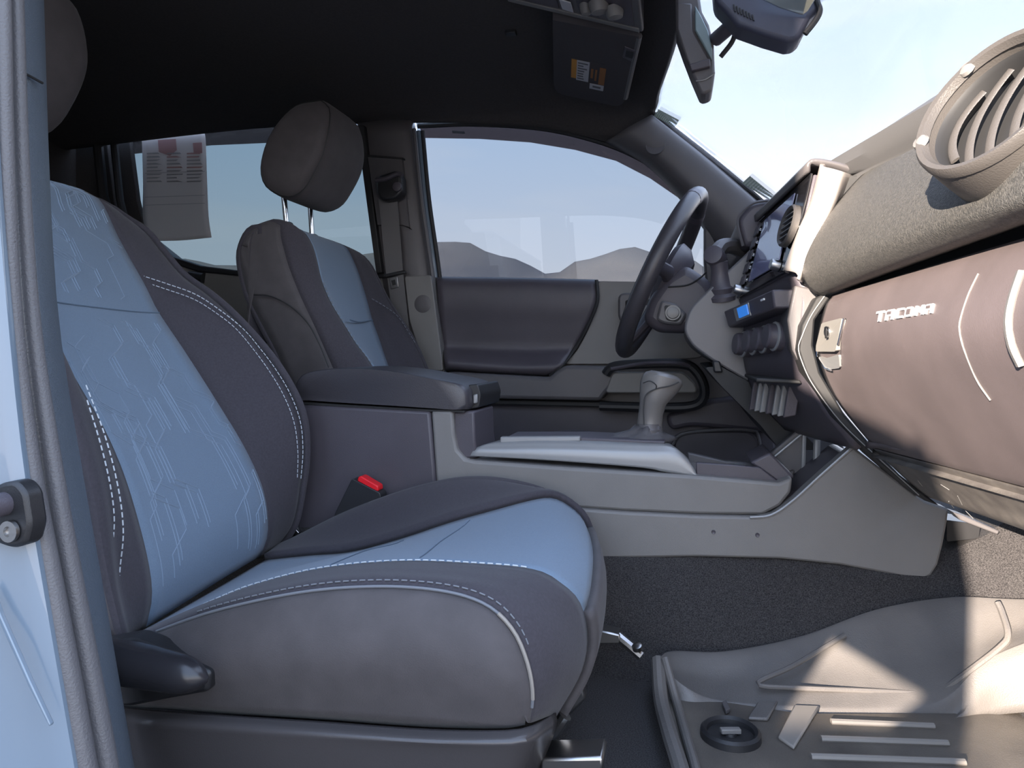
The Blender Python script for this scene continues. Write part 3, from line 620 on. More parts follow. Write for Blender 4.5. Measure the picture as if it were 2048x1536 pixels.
gmesh('backrest_bolster', Ge, 'fabric_dark', ds, 24, 30, solid=0.01)
gmesh('backrest_side', Ge, 'fabric_dark', ds, 30, 36, solid=0.01)
gmesh('backrest_rear', [[p.copy() for p in Ge[0]], [V((p.x-.01, 1.95, p.z)) for p in Ge[0]]], 'fabric_dark', ds, solid=0.01)
tube('panel_seam', crv(pts([(700, 640, 1.60), (720, 644, 1.72), (745, 640, 1.85)]), 12), 0.0016, 'fabric_crease', ds, n=6)
tube('side_seam', crv(pts([(508, 590), (540, 592), (580, 612), (615, 645), (640, 690), (658, 735)], 1.448), 24), 0.0016, 'rubber', ds, n=6)
stitch('stitching', pts([(736, 598, 1.87), (760, 612, 1.90), (785, 630, 1.93), (800, 650, 1.935), (825, 690, 1.935)]), 'thread_dim', ds, off=V((0.014, -0.006, 0)), pitch=0.012, ln=0.008, r=0.0012)
stitch('stitching', [p+V((0.003, -0.002, 0)) for p in E2[2:7]], 'thread_dim', ds, pitch=0.011, ln=0.007, r=0.001)
hd = headrest(ds, V((-0.006, -0.012, 0.006)))
for (x0, y0, x1, y1, Y) in ((567, 385, 573, 446, 1.63), (620, 405, 624, 470, 1.77)):
    q = tube('headrest_post', [P(x0, y0, Y), P(x1, y1, Y)], 0.0065, 'chrome', ds, n=12)
    lathe('post_collar', P(x1, y1+4, Y), (0, 0, 1), [(0, .016), (.004, .0155), (.007, .011)], 'plastic_black', q)
# =================================================================== seat belt (driver) and buckle
sb = thing('seat_belt', P(775, 650, 2.02), 'grey driver seat belt hanging from the B-pillar guide', 'seat belt')
def strap(name, a, b, wd, m, parent):
    return ext(name, [a[0], a[1], b[1], b[0]], (0, 0.002, 0), m, parent)
ext('webbing', pts([(757, 398), (794, 393), (806, 546), (772, 549)], 2.018), (0, 0.003, 0), 'belt', sb)
ext('webbing', pts([(774, 552), (806, 548), (816, 640), (822, 700), (800, 700), (786, 640)], 2.018), (0, 0.003, 0), 'belt', sb)
gd = prism('guide_loop', [(752, 352), (792, 340), (802, 350), (804, 385), (790, 398), (762, 402), (752, 385)], 1.985, 2.03, 'plastic_black', sb, r=12, bevel=0.008, seg=3)
tube('guide_ridge', crv(pts([(752, 360), (770, 358), (795, 348), (804, 352)], 1.982), 16), 0.007, 'plastic_dark', gd)
lathe('guide_bolt', P(795, 374, 1.984), (0, -1, 0), [(0, .014), (.006, .013), (.008, .006)], 'plastic_dark', gd)
tg = prism('tongue', [(768, 548), (808, 540), (812, 546), (770, 556)], 2.008, 2.022, 'plastic_black', sb, bevel=0.003)
prism('tongue_plate', [(778, 556), (794, 552), (797, 574), (782, 578)], 2.012, 2.016, 'steel', tg, bevel=0.001)
prism('tongue_hole', [(782, 561), (790, 559), (792, 569), (785, 571)], 2.0105, 2.013, 'rubber', tg, bevel=0)
bk = thing('seat_belt_buckle', P(700, 1060, 1.21), 'black seat belt buckle with red release button beside passenger cushion', 'buckle')
Yb = 1.205
prism('buckle_body', [(704, 957), (760, 986), (762, 998), (722, 1060), (664, 1060), (668, 1030)], Yb, Yb+0.028, 'plastic_black', bk, r=4, bevel=0.004)
prism('release_button', [(716, 954), (722, 952), (756, 972), (757, 982), (750, 983), (714, 962)], Yb+0.003, Yb+0.025, 'red', bk, r=3, bevel=0.002, label='red release button')
bw = thing('belt_anchor', P(588, 1075, 1.21), 'small grey belt anchor tucked beside passenger backrest base', 'belt anchor')
prism('anchor_plate', [(578, 1036), (594, 1052), (600, 1066), (586, 1074), (574, 1056)], 1.212, 1.222, 'plastic_black', bw, bevel=0.002)
prism('anchor_edge', [(578, 1044), (598, 1066), (592, 1072), (576, 1056)], 1.209, 1.211, 'steel', bw, bevel=0.001)
# =================================================================== centre console
Y0, Y1 = 1.25, 1.42
cc = thing('center_console', (-0.1, 1.35, -0.35), 'grey centre console between the front seats', 'console')
rear = prism('rear_box', [(592, 808), (860, 822), (872, 965), (878, 1100), (600, 1100), (560, 1000)], Y0, Y1, 'plastic_dark', cc, bevel=0.006)
prism('riser', [(862, 822), (905, 822), (908, 868), (914, 900), (930, 918), (950, 922), (1130, 935), (1390, 952), (1558, 966), (1585, 955), (1582, 985), (1560, 1012), (1525, 1030), (1400, 1029), (1250, 1022), (1130, 1014), (1000, 1010), (880, 1010), (872, 965)], Y0, Y1, 'plastic_grey', cc, bevel=0.005)
prism('side_skirt', [(850, 1012), (1000, 1012), (1130, 1016), (1250, 1025), (1400, 1032), (1510, 1034), (1545, 1028), (1585, 1000), (1640, 950), (1706, 893), (1760, 935), (1850, 1002), (1898, 1018), (1895, 1045), (1886, 1092), (1876, 1130), (1863, 1151), (1846, 1160), (1824, 1158), (1760, 1145), (1680, 1130), (1560, 1118), (1400, 1114), (1200, 1117), (850, 1125)], Y0-0.012, Y0+0.02, 'plastic_grey', cc, bevel=0.004)
prism('lower_body', [(850, 1012), (1585, 1000), (1700, 905), (1860, 1020), (1830, 1140), (1560, 1110), (850, 1120)], Y0+0.02, Y1, 'plastic_dark', cc, bevel=0.01)
for x, y in ((1427, 1064), (1515, 1070)):
    lathe('screw', P(x, y, Y0-0.012), (0, -1, 0), [(0, .0035), (.0018, .003), (.001, .0012)], 'plastic_dark', cc, n=12)
prism('inner_wall', [(906, 823), (948, 822), (950, 880), (955, 915), (930, 918), (914, 900), (908, 868)], Y0+0.012, Y1-0.02, 'plastic_dark', cc, bevel=0.004)
prism('tray_wall', [(1392, 925), (1470, 930), (1520, 935), (1560, 966), (1470, 962), (1392, 955)], Y0+0.02, Y0+0.03, 'plastic_dark', cc, bevel=0.002)
prism('tray_far_wall', [(1375, 905), (1450, 922), (1500, 925), (1560, 950), (1590, 940), (1580, 985), (1380, 970)], Y1-0.02, Y1, 'plastic_mid', cc, bevel=0.003)
lathe('cup_insert', P(1474, 962, 1.36), (0, 0, 1), [(0, .012), (.022, .012), (.022, .010), (.03, .010)], 'plastic_silver', cc)
prism('tray_ramp', [(1500, 925), (1540, 905), (1590, 955), (1560, 968)], Y0+0.03, Y1-0.02, 'plastic_dark', cc, bevel=0.004)
prism('front_fin', [(1520, 925), (1600, 855), (1606, 858), (1606, 948), (1560, 950)], Y1-0.01, Y1+0.01, 'plastic_mid', cc, bevel=0.003)
tube('fin_edge', pts([(1535, 925), (1606, 866)], Y1-0.014), 0.0025, 'plastic_silver', cc)
tube('support_bar', pts([(1608, 862), (1606, 950)], Y1-0.01), 0.004, 'plastic_silver', cc)
tube('support_bar', pts([(1634, 880), (1632, 945)], Y1-0.02), 0.006, 'plastic_silver', cc)
# gear surround
tube('skirt_rim_highlight', crv(pts([(1500, 1035), (1542, 1030), (1585, 1002), (1640, 952), (1704, 895)], Y0-.013), 30), .0022, 'plastic_silver', cc, n=6)  # silver tube painting a highlight along the skirt's top edge
prism('gear_trim', [(1000, 874), (1160, 873), (1160, 883), (1000, 886)], 1.285, 1.30, 'plastic_silver', cc, r=3, bevel=.002)
gs = grid([pts([(940, 912), (1100, 921), (1280, 935), (1330, 944), (1396, 952)], 1.262), pts([(946, 902), (1100, 906), (1280, 915), (1352, 920), (1394, 950)], 1.262), pts([(955, 894), (1100, 893), (1280, 898), (1350, 902), (1385, 930)], 1.268),
           pts([(985, 884), (1100, 880), (1280, 886), (1340, 890), (1372, 912)], 1.29), pts([(1010, 878), (1100, 874), (1280, 880), (1330, 884), (1360, 905)], 1.40), pts([(1010, 885), (1100, 885), (1280, 890), (1330, 895), (1360, 915)], 1.415)], 40, 5)
gmesh('gear_surround', gs, 'plastic_silver', cc, solid=0.006)
prism('gear_plate', [(1010, 875), (1165, 875), (1330, 883), (1330, 888), (1165, 886), (1010, 884)], 1.295, 1.395, 'plastic_dark', cc, bevel=0.002)
# console lid
ld = thing('armrest_lid', P(760, 815, 1.35), 'dark padded armrest lid on top of the centre console', 'armrest')
lo = outline([(592, 800), (588, 778), (596, 756), (615, 744), (660, 737), (720, 736), (790, 742), (860, 755), (915, 766), (932, 776), (938, 800), (932, 820), (860, 817), (800, 813), (700, 807)], Y0)
lop = crv([V((a, b, 0)) for a, b in lo]+[V((*lo[0], 0))], 60)[:-1]
pillow('lid_pad', [(p.x, p.y) for p in lop], [1.245, 1.247, 1.252, 1.262, 1.28, 1.40, 1.415, 1.424, 1.429, 1.431], [.955, .975, .99, .998, 1, 1, .998, .99, .975, .955], 'leather', ld, angle=50)
prism('lid_end', [(936, 770), (955, 768), (962, 790), (958, 815), (934, 820)], 1.28, 1.43, 'plastic_black', ld, r=5, bevel=0.004)
lt = prism('latch', [(926, 822), (944, 822), (942, 848), (934, 860), (928, 850)], 1.27, 1.30, 'plastic_black', ld, bevel=0.002)
prism('latch_tab', [(946, 790), (954, 788), (954, 806), (946, 808)], 1.272, 1.28, 'plastic_silver', ld, bevel=0.002)
prism('lid_gap', [(594, 803), (700, 810), (860, 819), (930, 821), (928, 825), (860, 823), (700, 814), (596, 808)], Y0+0.002, Y1-0.005, 'rubber', ld, bevel=0)
# gear shifter
gr = thing('gear_lever', P(1300, 885, 1.36), 'dark silver automatic gear lever with leather boot', 'gear lever')
Ys = 1.36
def kn(cx, cy, rx, ry, lean=0): return (cx, cy, rx, ry, lean)
rings = [(1300, 868, 27, 14), (1299, 850, 26, 14), (1301, 830, 25, 15), (1306, 808, 27, 17), (1312, 788, 33, 20), (1319, 772, 39, 22), (1325, 760, 40, 22), (1328, 752, 36, 19), (1329, 747, 26, 13), (1329, 745, 10, 5)]
v = []; f = []; n = 24
for (cx, cy, rx, rz) in rings:
    c = P(cx, cy, Ys); sx = (P(cx+rx, cy, Ys)-c).x; tilt = -0.25 if cy < 800 else 0.0
    for j in range(n):
        a = 2*math.pi*j/n; v.append(c+V((sx*math.cos(a), (0.024 if rx > 26 else .019)*math.sin(a)*min(1, rx/30), -sx*math.cos(a)*tilt*-1)))
for i in range(len(rings)-1):
    for j in range(n): f.append((i*n+j, i*n+(j+1) % n, (i+1)*n+(j+1) % n, (i+1)*n+j))
f += [tuple(range(n-1, -1, -1)), tuple((len(rings)-1)*n+j for j in range(n))]
kb = mk('knob', v, f, 'knob_grey' if 'knob_grey' in MATS else 'plastic_silver', gr, angle=50)
tube('knob_seam', crv(pts([(1288, 850), (1287, 815), (1292, 790), (1312, 778), (1340, 772), (1358, 764)], Ys-0.026), 30), 0.0012, 'rubber', kb, n=5)
tube('knob_seam', crv(pts([(1286, 766), (1300, 762), (1312, 770), (1312, 778)], Ys-0.0265), 16), 0.0010, 'rubber', kb, n=5)
lathe('collar', P(1298, 858, Ys)-V((0, 0, .012)), (0, 0, 1), [(0, .0235), (.012, .0235), (.014, .022), (.022, .021)], 'plastic_mid', gr)
bv = MB(); n = 28; R = []
for q, (h, rx, ry) in enumerate(((878, 78, .055), (873, 66, .047), (868, 50, .036), (862, 34, .026), (852, 27, .021))):
    c = P(1272+q*6, h, Ys); sx = (P(1272+rx, h, Ys)-P(1272, h, Ys)).x
    R.append([c+V((sx*(1+.10*math.sin(5*a+q))*math.cos(a), ry*(1+.10*math.sin(5*a+q))*math.sin(a), .002*math.sin(7*a))) for a in [2*math.pi*j/n for j in range(n)]])
for r in R: bv.v += r
for i in range(4):
    for j in range(n): bv.f.append((i*n+j, i*n+(j+1) % n, (i+1)*n+(j+1) % n, (i+1)*n+j))
bv.build('boot', 'plastic_mid', gr, angle=60, solid=0.003)
# =================================================================== floor mat
fm = thing('floor_mat', PZ(1700, 1430, ZF+.01), 'black moulded rubber floor mat in the passenger footwell', 'floor mat')
ZM = ZF+0.018
top = [P(1318, 1316, 1.10), P(1345, 1300, 1.15), P(1450, 1300, 1.165), P(1600, 1270, 1.19), P(1750, 1216, 1.205), P(1900, 1190, 1.21), P(2048, 1195, 1.19), P(2200, 1190, 1.15)]
bot = [P(1318, 1330, 1.08), P(1372, 1378, 1.05), P(1440, 1406, 1.05), P(1600, 1419, 1.055), P(1750, 1424, 1.07), P(1880, 1410, 1.09), P(1985, 1318, 1.12), P(2200, 1240, 1.10)]
Gm = grid([[p+V((0, .004, -.03)) for p in top], [p+V((0, 0, -.004)) for p in top], [a.lerp(b, .10) for a, b in zip(top, bot)], [a.lerp(b, .5)+V((0, .004, -.006)) for a, b in zip(top, bot)], [a.lerp(b, .9) for a, b in zip(top, bot)], bot, [p+V((0.0, -.012, -.02)) for p in bot], [V((p.x, p.y-.022, max(ZM, p.z-.10))) for p in bot]], 60, 5)
gmesh('tunnel_wing', Gm, 'mat_rubber', fm, solid=0.006)
tube('wing_groove', crv([P(1690, 1270, 1.168), P(1640, 1300, 1.145), P(1580, 1335, 1.11), P(1515, 1368, 1.078), P(1600, 1376, 1.085), P(1750, 1382, 1.098), P(1870, 1388, 1.108)], 60), 0.0035, 'mat_rubber', fm, n=8)
tube('wing_groove', crv([P(1870, 1392, 1.108), P(1935, 1345, 1.118), P(2000, 1295, 1.128), P(2016, 1270, 1.135), P(2004, 1225, 1.16), P(1995, 1205, 1.17)], 40), 0.0045, 'mat_rubber', fm, n=8)
def fl(l, dz=0): return [PZ(x, y, ZM+dz) for x, y in l]
bx = fl([(1318, 1335), (1400, 1395), (1600, 1425), (1900, 1425), (2050, 1340), (2300, 1300), (2600, 1700), (1400, 1700), (1365, 1536)])
bx[5] = V((0.55, .95, ZM)); bx[6] = V((0.50, .58, ZM)); bx[7] = V((0.02, .60, ZM))
ext('mat_floor', [V((p.x, p.y, ZM)) for p in bx], (0, 0, -0.008), 'mat_sole', fm, bevel=0.003)
tube('mat_edge', crv([P(1316, 1322, 1.09), *fl([(1322, 1400), (1340, 1470), (1362, 1540), (1390, 1650)], .012)], 30), 0.010, 'mat_rubber', fm, n=10)
tube('mat_edge', crv([P(1330, 1318, 1.08), *fl([(1352, 1400), (1372, 1470), (1392, 1540), (1420, 1650)], .006)], 30), 0.006, 'mat_rubber', fm, n=10)
for (x0, y0, x1, y1) in ((1662, 1443, 1868, 1452), (1642, 1477, 1896, 1486), (1622, 1513, 1930, 1524), (1600, 1552, 1970, 1564)):
    a, b = fl([(x0, y0), (x1, y1)], .002); tube('mat_rib', [a, b], 0.0048, 'mat_rib', fm, n=8, flat=.8)
for q in ([(1515, 1410), (1556, 1408), (1536, 1444), (1496, 1442)], [(1588, 1416), (1640, 1418), (1588, 1502), (1556, 1480)]):
    ext('mat_pad', fl(q, .0), (0, 0, .005), 'mat_rib' if q[0][0] > 1550 else 'mat_rubber', fm, bevel=.002)
rg = PZ(1461, 1474, ZM)
fc = lathe('retainer_ring', rg, (0, 0, 1), [(0, .037), (.008, .0365), (.011, .033), (.008, .029), (.003, .028), (.003, .008), (.006, .007)], 'plastic_black', fm, n=32)
obox('retainer_knob', rg+V((0, 0, .008)), (.012, .003, 0), (-.0012, .004, 0), (0, 0, .003), 'plastic_grey', fc, bevel=.001)
obox('retainer_mark', PZ(1452, 1420, ZM)+V((0, 0, .004)), (.003, .004, 0), (-.002, .012, 0), (0, 0, .003), 'plastic_mid', fm, bevel=.001)
# =================================================================== dashboard
from mathutils.bvhtree import BVHTree
def bvh(G):
    nn = len(G[0]); v = [p for r in G for p in r]; f = []
    for j in range(len(G)-1):
        for i in range(nn-1): f.append((j*nn+i, j*nn+i+1, (j+1)*nn+i+1, (j+1)*nn+i))
    return BVHTree.FromPolygons(v, f)
def on(b, px, py, lift=0.001):
    r = ray(px, py).normalized(); h = b.ray_cast(V((0, 0, 0)), r)
    if h[0] is None: return P(px, py, 1.1)
    n = h[1] if h[1].dot(r) < 0 else -h[1]
    return h[0]+n*lift
def decal(name, b, poly, m, parent, lift=0.001, th=0.001, **k):
    p = [on(b, x, y, lift) for x, y in poly]; q = [on(b, x, y, lift-th) for x, y in poly]; n = len(p)
    f = [tuple(range(n)), tuple(range(2*n-1, n-1, -1))]+[(i, (i+1) % n, n+(i+1) % n, n+i) for i in range(n)]
    return mk(name, p+q, f, m, parent, smooth=False, **k)
db = thing('dashboard', (0.25, 1.2, -0.2), 'grey and brown-black dashboard with glovebox, radio and round vents', 'dashboard')
def xl(L0, R0):
    over = max(.02, (R0.y-.50)/(L0.y-R0.y)); return [L0, R0, R0+(R0-L0)*over]
# deck under the windscreen
def yl(A, B, a=.9, b=.6): return [A+(A-B)*a, A, B, B+(B-A)*b]
deck = grid([yl(V((.72, 1.3, .19)), V((.70, .9, .19))), yl(V((.55, 1.3, .25)), V((.54, .9, .25))), yl(V((.40, 1.3, .285)), V((.40, .9, .285))), yl(P(1694, 334, 1.27), PX(1962, 175, .322)), yl(P(1712, 354, 1.235), PX(1905, 266, .315)), yl(P(1715, 385, 1.23), PX(1905, 310, .32))], 30, 5)
gmesh('upper_deck', deck, 'deck_grey' if 'deck_grey' in MATS else 'plastic_mid', db, solid=0.02)
pad = grid([xl(P(1745, 340, 1.16), PX(2048, 190, .285)), xl(P(1728, 346, 1.17), PX(2048, 200, .270)), xl(P(1690, 386, 1.175), PX(2048, 270, .247)), xl(P(1640, 452, 1.17), PX(2048, 345, .235)),
            xl(P(1608, 520, 1.165), PX(2048, 398, .232)), xl(P(1606, 562, 1.16), PX(2048, 428, .240)), xl(P(1632, 588, 1.155), PX(2048, 446, .252)), xl(P(1660, 590, 1.15), PX(2048, 452, .28))], 40, 5)
gmesh('upper_pad', pad, 'dash_pad', db, solid=0.02)
core = grid([xl(P(1690, 560, 1.13), PX(2048, 430, .285)), xl(P(1690, 640, 1.13), PX(2048, 560, .285)), xl(P(1760, 880, 1.13), PX(2048, 940, .32))], 12, 3, lin=True)
gmesh('dash_core', core, 'rubber', db, solid=0.03)
gl = [xl(P(1670, 592, 1.135), PX(2048, 476, .272)), xl(P(1664, 592, 1.135), PX(2048, 480, .262)), xl(P(1648, 618, 1.135), PX(2048, 520, .248)), xl(P(1635, 696, 1.135), PX(2048, 656, .234)),
      xl(P(1666, 790, 1.135), PX(2048, 800, .252)), xl(P(1740, 886, 1.135), PX(2048, 962, .290)), xl(P(1748, 893, 1.135), PX(2048, 968, .302))]
gg = grid(gl, 40, 5); gb = gmesh('glovebox', gg, 'glovebox', db, solid=0.012, label='brown-black glovebox door with silver lettering'); bg_ = bvh(gg)
lowp = grid([xl(P(1748, 897, 1.14), PX(2048, 974, .300)), xl(P(1752, 903, 1.14), PX(2048, 982, .300)), xl(P(1815, 962, 1.15), PX(2048, 1030, .325)), xl(P(1852, 992, 1.16), PX(2048, 1056, .335)), xl(P(1880, 1000, 1.16), PX(2048, 1060, .36))], 30, 5)
gmesh('knee_panel', lowp, 'glovebox_low', db, solid=0.012)
bl_ = bvh(lowp)
for i in range(5):
    x = random.uniform(1830, 1990); y = 925+(x-1745)*.42+random.uniform(-20, 20)
    tube('scuff', [on(bl_, x, y, .0004), on(bl_, x+random.uniform(8, 22), y+random.uniform(10, 26), .0003)], 0.00035, 'plastic_silver', db, n=4)
de = ext('dash_end', [V((x, .49, z)) for x, z in ((.315, .285), (.262, .22), (.235, .12), (.232, .06), (.238, .0), (.262, -.08), (.31, -.17), (.36, -.24), (.80, -.26), (.80, .18), (.50, .25), (.38, .285))], (0, .02, 0), 'plastic_black', db, bevel=.006)
# lettering
LET = {'T': [[(0, 1), (1, 1), (1, .78), (.62, .78), (.62, 0), (.36, 0), (.36, .78), (0, .78)]],
       'A': [[(0, 0), (0, .8), (.2, 1), (1, 1), (1, 0), (.76, 0), (.76, .34), (.24, .34), (.24, 0)], [(.24, .54), (.76, .54), (.76, .8), (.24, .8)]],
       'C': [[(1, 1), (.2, 1), (0, .8), (0, .2), (.2, 0), (1, 0), (1, .22), (.26, .22), (.26, .78), (1, .78)]],
       'O': [[(.2, 1), (.8, 1), (1, .8), (1, .2), (.8, 0), (.2, 0), (0, .2), (0, .8)], [(.26, .76), (.26, .24), (.74, .24), (.74, .76)]],
       'M': [[(0, 0), (0, 1), (.24, 1), (.5, .62), (.76, 1), (1, 1), (1, 0), (.8, 0), (.8, .62), (.5, .26), (.2, .62), (.2, 0)]]}
bx0, by0, bx1, by1, hh = 1754, 645, 1872, 626, 21
for i, ch in enumerate('TACOMA'):
    W = 1/6.0; u0 = i*W; u1 = u0+W*(.80 if ch != 'M' else .88)
    def mp_(q):
        u = u0+(u1-u0)*q[0]; return (bx0+(bx1-bx0)*u+q[1]*4-2, by0+(by1-by0)*u-q[1]*hh*(1-.02*i))
    decal('letter', bg_, [mp_(q) for q in LET[ch][0]], 'silver_text', gb, .0018, .0018)
    for hole in LET[ch][1:]: decal('letter_gap', bg_, [mp_(q) for q in hole], 'glovebox', gb, .0024, .0014)
# glovebox latch
lz = decal('latch_recess', bg_, rc([(1648, 646), (1694, 636), (1682, 690), (1684, 735), (1660, 738), (1642, 722), (1637, 690)], 5), 'rubber', gb, .0006, .001)
decal('latch_plate', bg_, rc([(1652, 648), (1693, 638), (1680, 702), (1640, 702), (1641, 690)], 3), 'plastic_latch' if 'plastic_latch' in MATS else 'plastic_silver', gb, .006, .006)
decal('latch_cup', bg_, rc([(1641, 712), (1655, 716), (1682, 708), (1684, 735), (1660, 738), (1646, 726)], 4), 'plastic_silver', gb, .003, .003)
for l in ([(1651, 648), (1640, 692), (1640, 712), (1656, 735), (1668, 739)], [(1694, 638), (1682, 690)]):
    tube('latch_edge', [on(bg_, x, y, .004) for x, y in l], .0013, 'chrome', gb, n=6)
kl = on(bg_, 1664, 665, .006); lathe('key_lock', kl, (-1, -.3, 0), [(0, .0075), (.0015, .007), (.0015, .003)], 'chrome', gb, n=16)
decal('key_slot', bg_, [(1661, 657), (1665, 655), (1667, 675), (1663, 677)], 'rubber', gb, .0085, .001)
def sline(l, r, m, parent=gb, lift=.0006, n=30): return tube('edge_line', crv([on(bg_, x, y, lift) for x, y in l], n), r, m, parent, n=6)
sline([(1958, 548), (1938, 590), (1922, 640), (1921, 664), (1930, 700), (1955, 760), (1982, 800)], .0009, 'plastic_grey')
sline([(2046, 545), (2028, 600), (2021, 645), (2028, 690), (2046, 730)], .0040, 'plastic_grey')
# console side trim bands
tb = [(1668, 584), (1630, 640), (1626, 690), (1640, 745), (1690, 830), (1745, 893), (1800, 950), (1880, 1012), (1850, 1002), (1760, 925), (1670, 835), (1612, 745), (1598, 700), (1604, 650), (1632, 596), (1652, 584)]
prism('side_trim', tb, 1.15, 1.26, 'rubber', db, bevel=.003)
tube('trim_line', crv(pts([(1652, 588), (1622, 632), (1603, 675), (1597, 694), (1602, 718), (1625, 768), (1680, 842), (1745, 905), (1838, 990)], 1.149), 60), .0009, 'plastic_silver', db, n=6)
tube('trim_line', crv(pts([(1630, 598), (1606, 632), (1590, 670), (1582, 690)], 1.2), 24), .0008, 'plastic_silver', db, n=6)
prism('stack_cheek', [(1590, 570), (1640, 580), (1660, 592), (1628, 600), (1608, 640), (1596, 690), (1610, 745), (1585, 700), (1575, 640)], 1.19, 1.30, 'plastic_mid', db, bevel=.003)
# centre stack and radio
BL, BR, TR, TL = P(1478, 598, 1.47), P(1584, 542, 1.2), P(1628, 347, 1.2), P(1522, 445, 1.47)
def S(s, t, d=0):
    p = BL.lerp(BR, s).lerp(TL.lerp(TR, s), t); return p+NS*d
NS = (BR-BL).cross(TL-BL).normalized(); NS = NS if NS.x < 0 else -NS
ext('radio_body', [BL, BR, TR, TL], -NS*.14, 'plastic_dark', db, bevel=.003)
ext('radio_face', [S(.0, .0, .001), S(1, 0, .001), S(1, 1, .001), S(0, 1, .001)], NS*.004, 'gloss_black', db, bevel=.001)
sc_ = ext('screen', [S(.24, .13, .006), S(.80, .13, .006), S(.80, .90, .006), S(.22, .90, .006)], NS*.002, 'screen', db, label='glossy radio screen, sky reflection painted in its blue')
for k in range(5):
    q = S(.17, .18+.16*k, .006); lathe('button', q, NS, [(0, .004), (.003, .0036), (.004, .002)], 'chrome', db, n=12)
    ext('key_strip', [S(.03, .14+.16*k, .006), S(.13, .14+.16*k, .006), S(.13, .26+.16*k, .006), S(.03, .26+.16*k, .006)], NS*.003, 'plastic_dark', db, bevel=.001)
for s, t, r in ((.07, .08, .010), (.80, .12, .010)):
    lathe('volume_knob', S(s, t, .005), NS, [(0, r), (.012, r*.92), (.014, r*.8), (.0145, r*.3)], 'steel', db, n=20)
vc = S(.885, .50, .006)
vr = lathe('vent_ring', vc, NS, [(0, .034), (.008, .034), (.011, .031), (.008, .027), (-.004, .025)], 'vent_grey', db, n=32, caps=False)
for k in range(-2, 3): obox('vent_vane', vc+NS*.004+(TL-BL).normalized()*k*.009, (BR-BL).normalized()*math.sqrt(max(0, .025**2-(k*.009)**2)), (TL-BL).normalized()*.0012, NS*.005, 'plastic_mid', vr)
bz = grid([pts([(1652, 322), (1628, 400), (1598, 470), (1570, 545)], 1.215), pts([(1640, 330), (1622, 400), (1594, 468), (1566, 540)], 1.188), pts([(1668, 338), (1652, 400), (1622, 470), (1590, 545)], 1.165), pts([(1688, 344), (1668, 405), (1636, 478), (1600, 560)], 1.162), pts([(1704, 350), (1676, 420), (1642, 490), (1606, 566)], 1.19)], 26, 5)
gmesh('bezel', bz, 'bezel_silver', db, solid=.006, label='bright silver side bezel of the radio')
tp = grid([pts([(1516, 462), (1560, 410), (1620, 345), (1655, 322)], 1.3), pts([(1524, 440), (1566, 392), (1622, 333), (1655, 318)], 1.3), pts([(1540, 428), (1580, 385), (1640, 325), (1692, 338)], 1.27)], 20, 4)
tpl = [[S(0, 1.0, .006), S(.5, 1.0, .006), S(1, 1.0, .006)], [S(-.02, 1.10, .004), S(.5, 1.09, .004), S(1.03, 1.09, .004)], [S(-.02, 1.08, -.06), S(.5, 1.08, -.06), S(1.05, 1.08, -.06)], [S(-.02, .95, -.14), S(.5, .95, -.14), S(1.05, .95, -.14)]]
gmesh('top_bezel', grid(tpl, 16, 5), 'plastic_mid', db, solid=.006)
prism('bezel_gap', [(1700, 350), (1672, 420), (1640, 492), (1604, 566), (1612, 572), (1650, 500), (1682, 428), (1722, 352)], 1.185, 1.25, 'rubber', db, bevel=.001)
lowst = grid([[P(1478, 600, 1.47), P(1530, 570, 1.33), P(1586, 544, 1.2)], [P(1488, 640, 1.46), P(1545, 615, 1.32), P(1604, 590, 1.19)], [P(1484, 690, 1.46), P(1540, 680, 1.32), P(1600, 670, 1.19)], [P(1492, 745, 1.46), P(1548, 742, 1.32), P(1614, 745, 1.19)], [P(1515, 800, 1.46), P(1580, 808, 1.32), P(1650, 820, 1.19)], [P(1570, 860, 1.46), P(1640, 880, 1.32), P(1715, 900, 1.19)]], 20, 5)
gmesh('stack_panel', lowst, 'plastic_dark', db, solid=.02); bs_ = bvh(lowst)
cb = [P(1486, 622, 1.45), P(1592, 578, 1.21), P(1596, 616, 1.21), P(1496, 655, 1.45)]
dbx = ext('display_box', [p+V((-.035, 0, 0)) for p in cb], (.08, 0, 0), 'plastic_dark', db, bevel=.003)
def Q(s, t, d): return cb[3].lerp(cb[2], s).lerp(cb[0].lerp(cb[1], s), t)+V((-.035-d, 0, 0))
ext('display_frame', [Q(.24, .12, .002), Q(.56, .12, .002), Q(.56, .86, .002), Q(.24, .86, .002)], (.003, 0, 0), 'plastic_silver', dbx, bevel=.001)
ext('display', [Q(.34, .22, .004), Q(.545, .22, .004), Q(.545, .78, .004), Q(.34, .78, .004)], (.002, 0, 0), 'lcd_blue', dbx, label='lit blue display')
ext('status_light', [Q(.80, .62, .002), Q(.86, .62, .002), Q(.86, .72, .002), Q(.80, .72, .002)], (.003, 0, 0), 'white', dbx)
for i, (x, y, Y) in enumerate(((1496, 690, 1.43), (1517, 684, 1.37), (1537, 680, 1.31), (1560, 674, 1.25))):
    kk = lathe('climate_knob', on(bs_, x, y, -.002), (-1, -.25, .1), [(0, .024), (.008, .024), (.012, .021), (.024, .020), (.027, .017), (.0275, .004)], 'plastic_dark', db, n=20)
    lathe('knob_ring', on(bs_, x, y, -.002)+V((-.010, -.0025, .001)), (-1, -.25, .1), [(0, .0245), (.002, .0245), (.003, .022)], 'plastic_silver', kk, n=20)
for i, x in enumerate((1519, 1530, 1541, 1553, 1566, 1578, 1590)):
    c = on(bs_, x, 788+(x-1520)*.14, .006); obox('toggle_switch', c, (.010, .001, .002), (0, .006 if i != 3 else .009, 0), (.004, 0, .026), 'plastic_silver' if i in (1, 2, 4, 5) else 'plastic_dark', db, bevel=.002)
